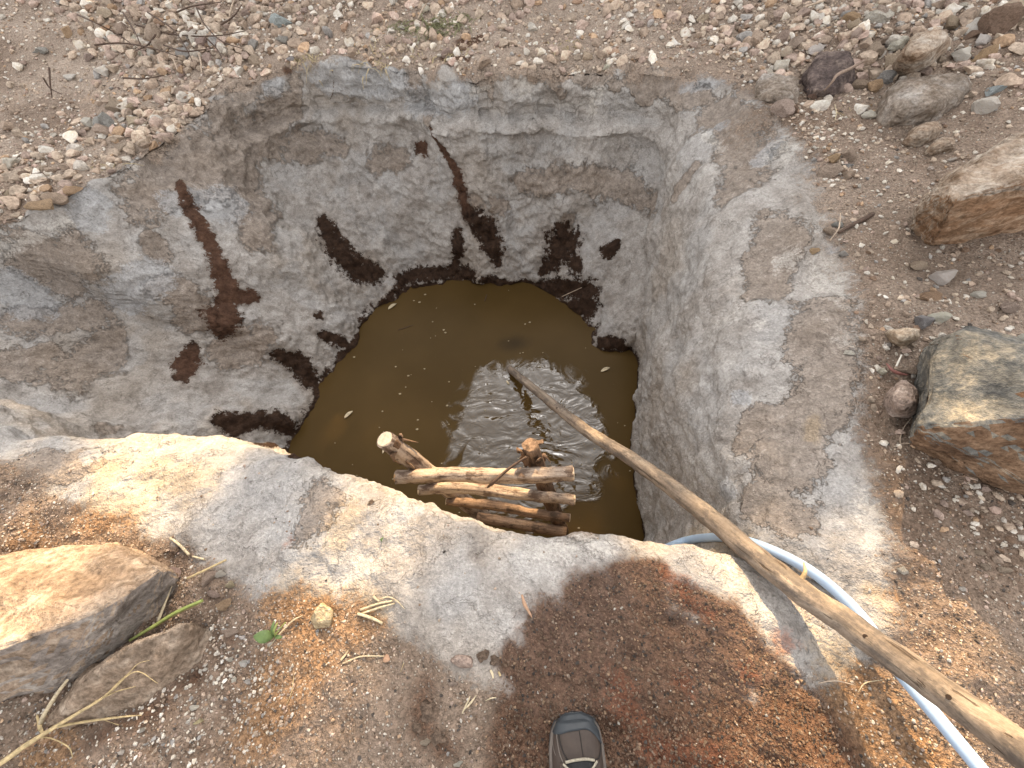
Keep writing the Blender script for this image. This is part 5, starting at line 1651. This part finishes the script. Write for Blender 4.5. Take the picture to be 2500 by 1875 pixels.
M_DEAD = mat_plain('dead_grass', (0.36, 0.29, 0.17), 0.8, 0.5, 30)
M_OLIVE = mat_plain('olive_grass', (0.16, 0.16, 0.075), 0.7, 0.5, 30)
blades('grass_tuft', 'dry tuft with pale rootlets hanging over the far rim', (1112, 118), 120, 0.22, 0.06, M_DEAD, 0.95, w=0.0045, seed=1)
blades('grass_tuft', 'olive green-brown grass tuft on top of the far rim', (1075, 66), 150, 0.16, 0.10, M_OLIVE, 0.35, w=0.004, seed=2)
blades('grass_tuft', 'sparse grass tuft at the left of the far rim tufts', (1005, 70), 90, 0.15, 0.09, M_OLIVE, 0.35, w=0.004, seed=3)
blades('grass_tuft', 'dry grass fringe along the far rim near the brown clay tongue', (930, 138), 90, 0.12, 0.14, M_DEAD, 0.6, w=0.004, seed=4)
blades('grass_tuft', 'small dry grass fringe at the far left corner of the rim', (745, 140), 80, 0.12, 0.05, M_DEAD, 0.6, w=0.004, seed=5)
blades('grass_tuft', 'thin dry grass lying on the left rim by the orange stones', (235, 405), 50, 0.12, 0.06, M_DEAD, 0.3, up=0.25, w=0.003, seed=6)
blades('grass_tuft', 'wisp of rootlets on the far rim right of the tufts', (1380, 110), 50, 0.13, 0.06, M_DEAD, 0.7, w=0.0035, seed=7)
blades('grass_tuft', 'wisp of dry rootlets under the gritty patch at right', (2050, 270), 30, 0.07, 0.03, M_DEAD, 0.6, seed=8)

c_ = lie([(430, 90)], 0.0)[0]
brush = empty('dead_brush', c_)
tag(brush, 'tangle of thin dark dead twigs on the upper left gravel', 'brushwood')
for px in [[(150, 20), (210, 45), (280, 80), (340, 120)], [(330, 60), (400, 80), (470, 88), (540, 86), (600, 75)], [(230, 110), (300, 105), (380, 120), (440, 140)], [(360, 30), (420, 70), (450, 110), (470, 150)],
           [(480, 20), (500, 60), (540, 100), (590, 118)], [(300, 30), (330, 80), (345, 115)], [(540, 60), (570, 40), (590, 12)], [(430, 30), (470, 15), (540, 5)], [(400, 110), (450, 125), (520, 118)],
           [(120, 165), (122, 200), (127, 240)], [(105, 190), (122, 215), (150, 230)], [(380, 85), (360, 110), (330, 125)], [(500, 90), (530, 120), (545, 150)], [(300, 190), (350, 192), (400, 184)]]:
    stalk('twig', [(u, v, random.uniform(0.02, 0.07)) for u, v in px], [0.007, 0.006, 0.005, 0.003], TWIG, None, None, parent=brush, rings=14, sides=5)
for px, lab in [([(560, 40), (566, 15), (572, 0)], 'short bleached stick at the top edge left of centre'), ([(1040, 10), (1030, 25), (1020, 45)], 'grey splinter of wood at the top edge near the grass'),
                ([(420, 140), (428, 155), (432, 170)], 'pale straw in the left gravel below the twigs'), ([(485, 130), (490, 150), (492, 178)], 'pale bent straw below the dead twigs'),
                ([(380, 270), (372, 280), (360, 290)], 'bleached bone-like stick on the left gravel'), ([(10, 28), (50, 22), (90, 58)], 'pale straw in the top left corner'), ([(1960, 18), (2000, 5), (2040, -10)], 'grey weathered stick at the top right edge')]:
    stalk('dry_stick', px, [0.006, 0.007, 0.004], PALE_TWIG, lab, 'stick', h=0.03, rough=0.1)

# ------------------------------------------------------------------ clods and bits
def clod(u, v, l, label, mat, seed):
    c_, nor, k = hit(u, v)
    L_ = l * k / FPX / 2
    r_ = np.random.default_rng(seed)
    vv = chip_stone(ico3, r_, 4, 0.22) * V(L_, L_ * 0.8, L_ * 0.5)
    nn = vv / np.linalg.norm(vv, axis=1)[:, None]
    vv += nn * (0.25 * L_ * fbm(vv, 5 / L_ * 0.5, 3))[:, None]
    o = mesh_np('soil_clod', vv, ico3f, mat)
    o.location = c_ + Vector((0, 0, L_ * 0.12))
    return tag(o, label, 'clod')


M_CLOD = mat_stone('dark_soil_clod', 'own', (0.08, 0.055, 0.04), (0.16, 0.115, 0.085), (0.25, 0.19, 0.145), pits=0.4)
clod(1050, 1735, 60, 'dark lumpy soil clod left of the wet earth', M_CLOD, 1)
clod(1075, 1800, 50, 'dark soil clod at the bottom below the lumpy one', M_CLOD, 2)
clod(1180, 1600, 34, 'crumbly dark clod in the hollow at the edge of the wet earth', M_CLOD, 3)
clod(1205, 1612, 26, 'small dark clod right of the crumbly one', M_CLOD, 4)
clod(1020, 1772, 34, 'dark soil clod between the lumpy clod and orange soil', M_CLOD, 5)
for (u, v, l, lab) in [(905, 1228, 18, 'dark crumb on the sunlit lip'), (430, 1345, 22, 'dark crumb behind the big slab')]:
    clod(u, v, l, lab, M_CLOD, int(u))

# floating bits
M_BIT = mat_plain('floating_bit', (0.34, 0.28, 0.18), 0.8, 0.5, 40)
bits_v, bits_f = [], []
for k in range(90):
    u, v = random.uniform(740, 1540), random.uniform(700, 1290)
    p = atz(u, v, WATER_Z + 0.002)
    a = math.atan2(p[1] - C0[1], p[0] - C0[0])
    if math.hypot(p[0] - C0[0], p[1] - C0[1]) > np.interp(a, th, r_wat) - 0.02:
        continue
    L_ = random.choice([0.004, 0.005, 0.006, 0.008, 0.011])
    a = random.uniform(0, 6.28)
    n = 5
    k0 = len(bits_v)
    for h_ in (-0.002, 0.0015):
        for i in range(n):
            b = a + i * 6.283 / n
            bits_v.append((p[0] + L_ * math.cos(b) * random.uniform(0.5, 1.2), p[1] + L_ * math.sin(b) * 0.6, p[2] + h_))
    bits_f += [tuple(k0 + n + i for i in range(n))] + [(k0 + i, k0 + (i + 1) % n, k0 + n + (i + 1) % n, k0 + n + i) for i in range(n)]
me = bpy.data.meshes.new('floating_debris')
me.from_pydata(bits_v, [], bits_f)
me.materials.append(M_BIT)
tag(link(bpy.data.objects.new('floating_debris', me)), 'specks of plant debris floating on the brown water', 'debris', None, 'stuff')
for (u, v, ang, L_, lab) in [(851, 1012, 0.7, 0.035, 'pale dry leaf floating near the left side of the water'), (958, 748, 0.6, 0.04, 'pale splinter floating by the far left bank'), (937, 1100, 1.2, 0.02, 'small pale leaf floating left of the ladder'),
                             (1478, 902, 0.3, 0.035, 'pale scrap floating near the right wall'), (1240, 934, 2.0, 0.02, 'tiny leaf floating beside the pole'), (990, 800, 0.2, 0.06, 'dark twig floating near the far left bank'), (1186, 727, 1.2, 0.035, 'dark bit of twig floating by the far bank')]:
    p = atz(u, v, WATER_Z + 0.003)
    d_ = V(math.cos(ang), math.sin(ang), 0) * L_
    if 'twig' in lab:
        tag(tube('floating_twig', [p - d_, p, p + d_ + V(0, 0, 0.004)], [0.002, 0.003, 0.001], TWIG, None, sides=6, rings=8), lab, 'twig')
    else:
        tag(leaf_mesh('floating_leaf', p - d_, p + d_, L_ * 0.7, PALE_STRAW, None, 0.06), lab, 'leaf')
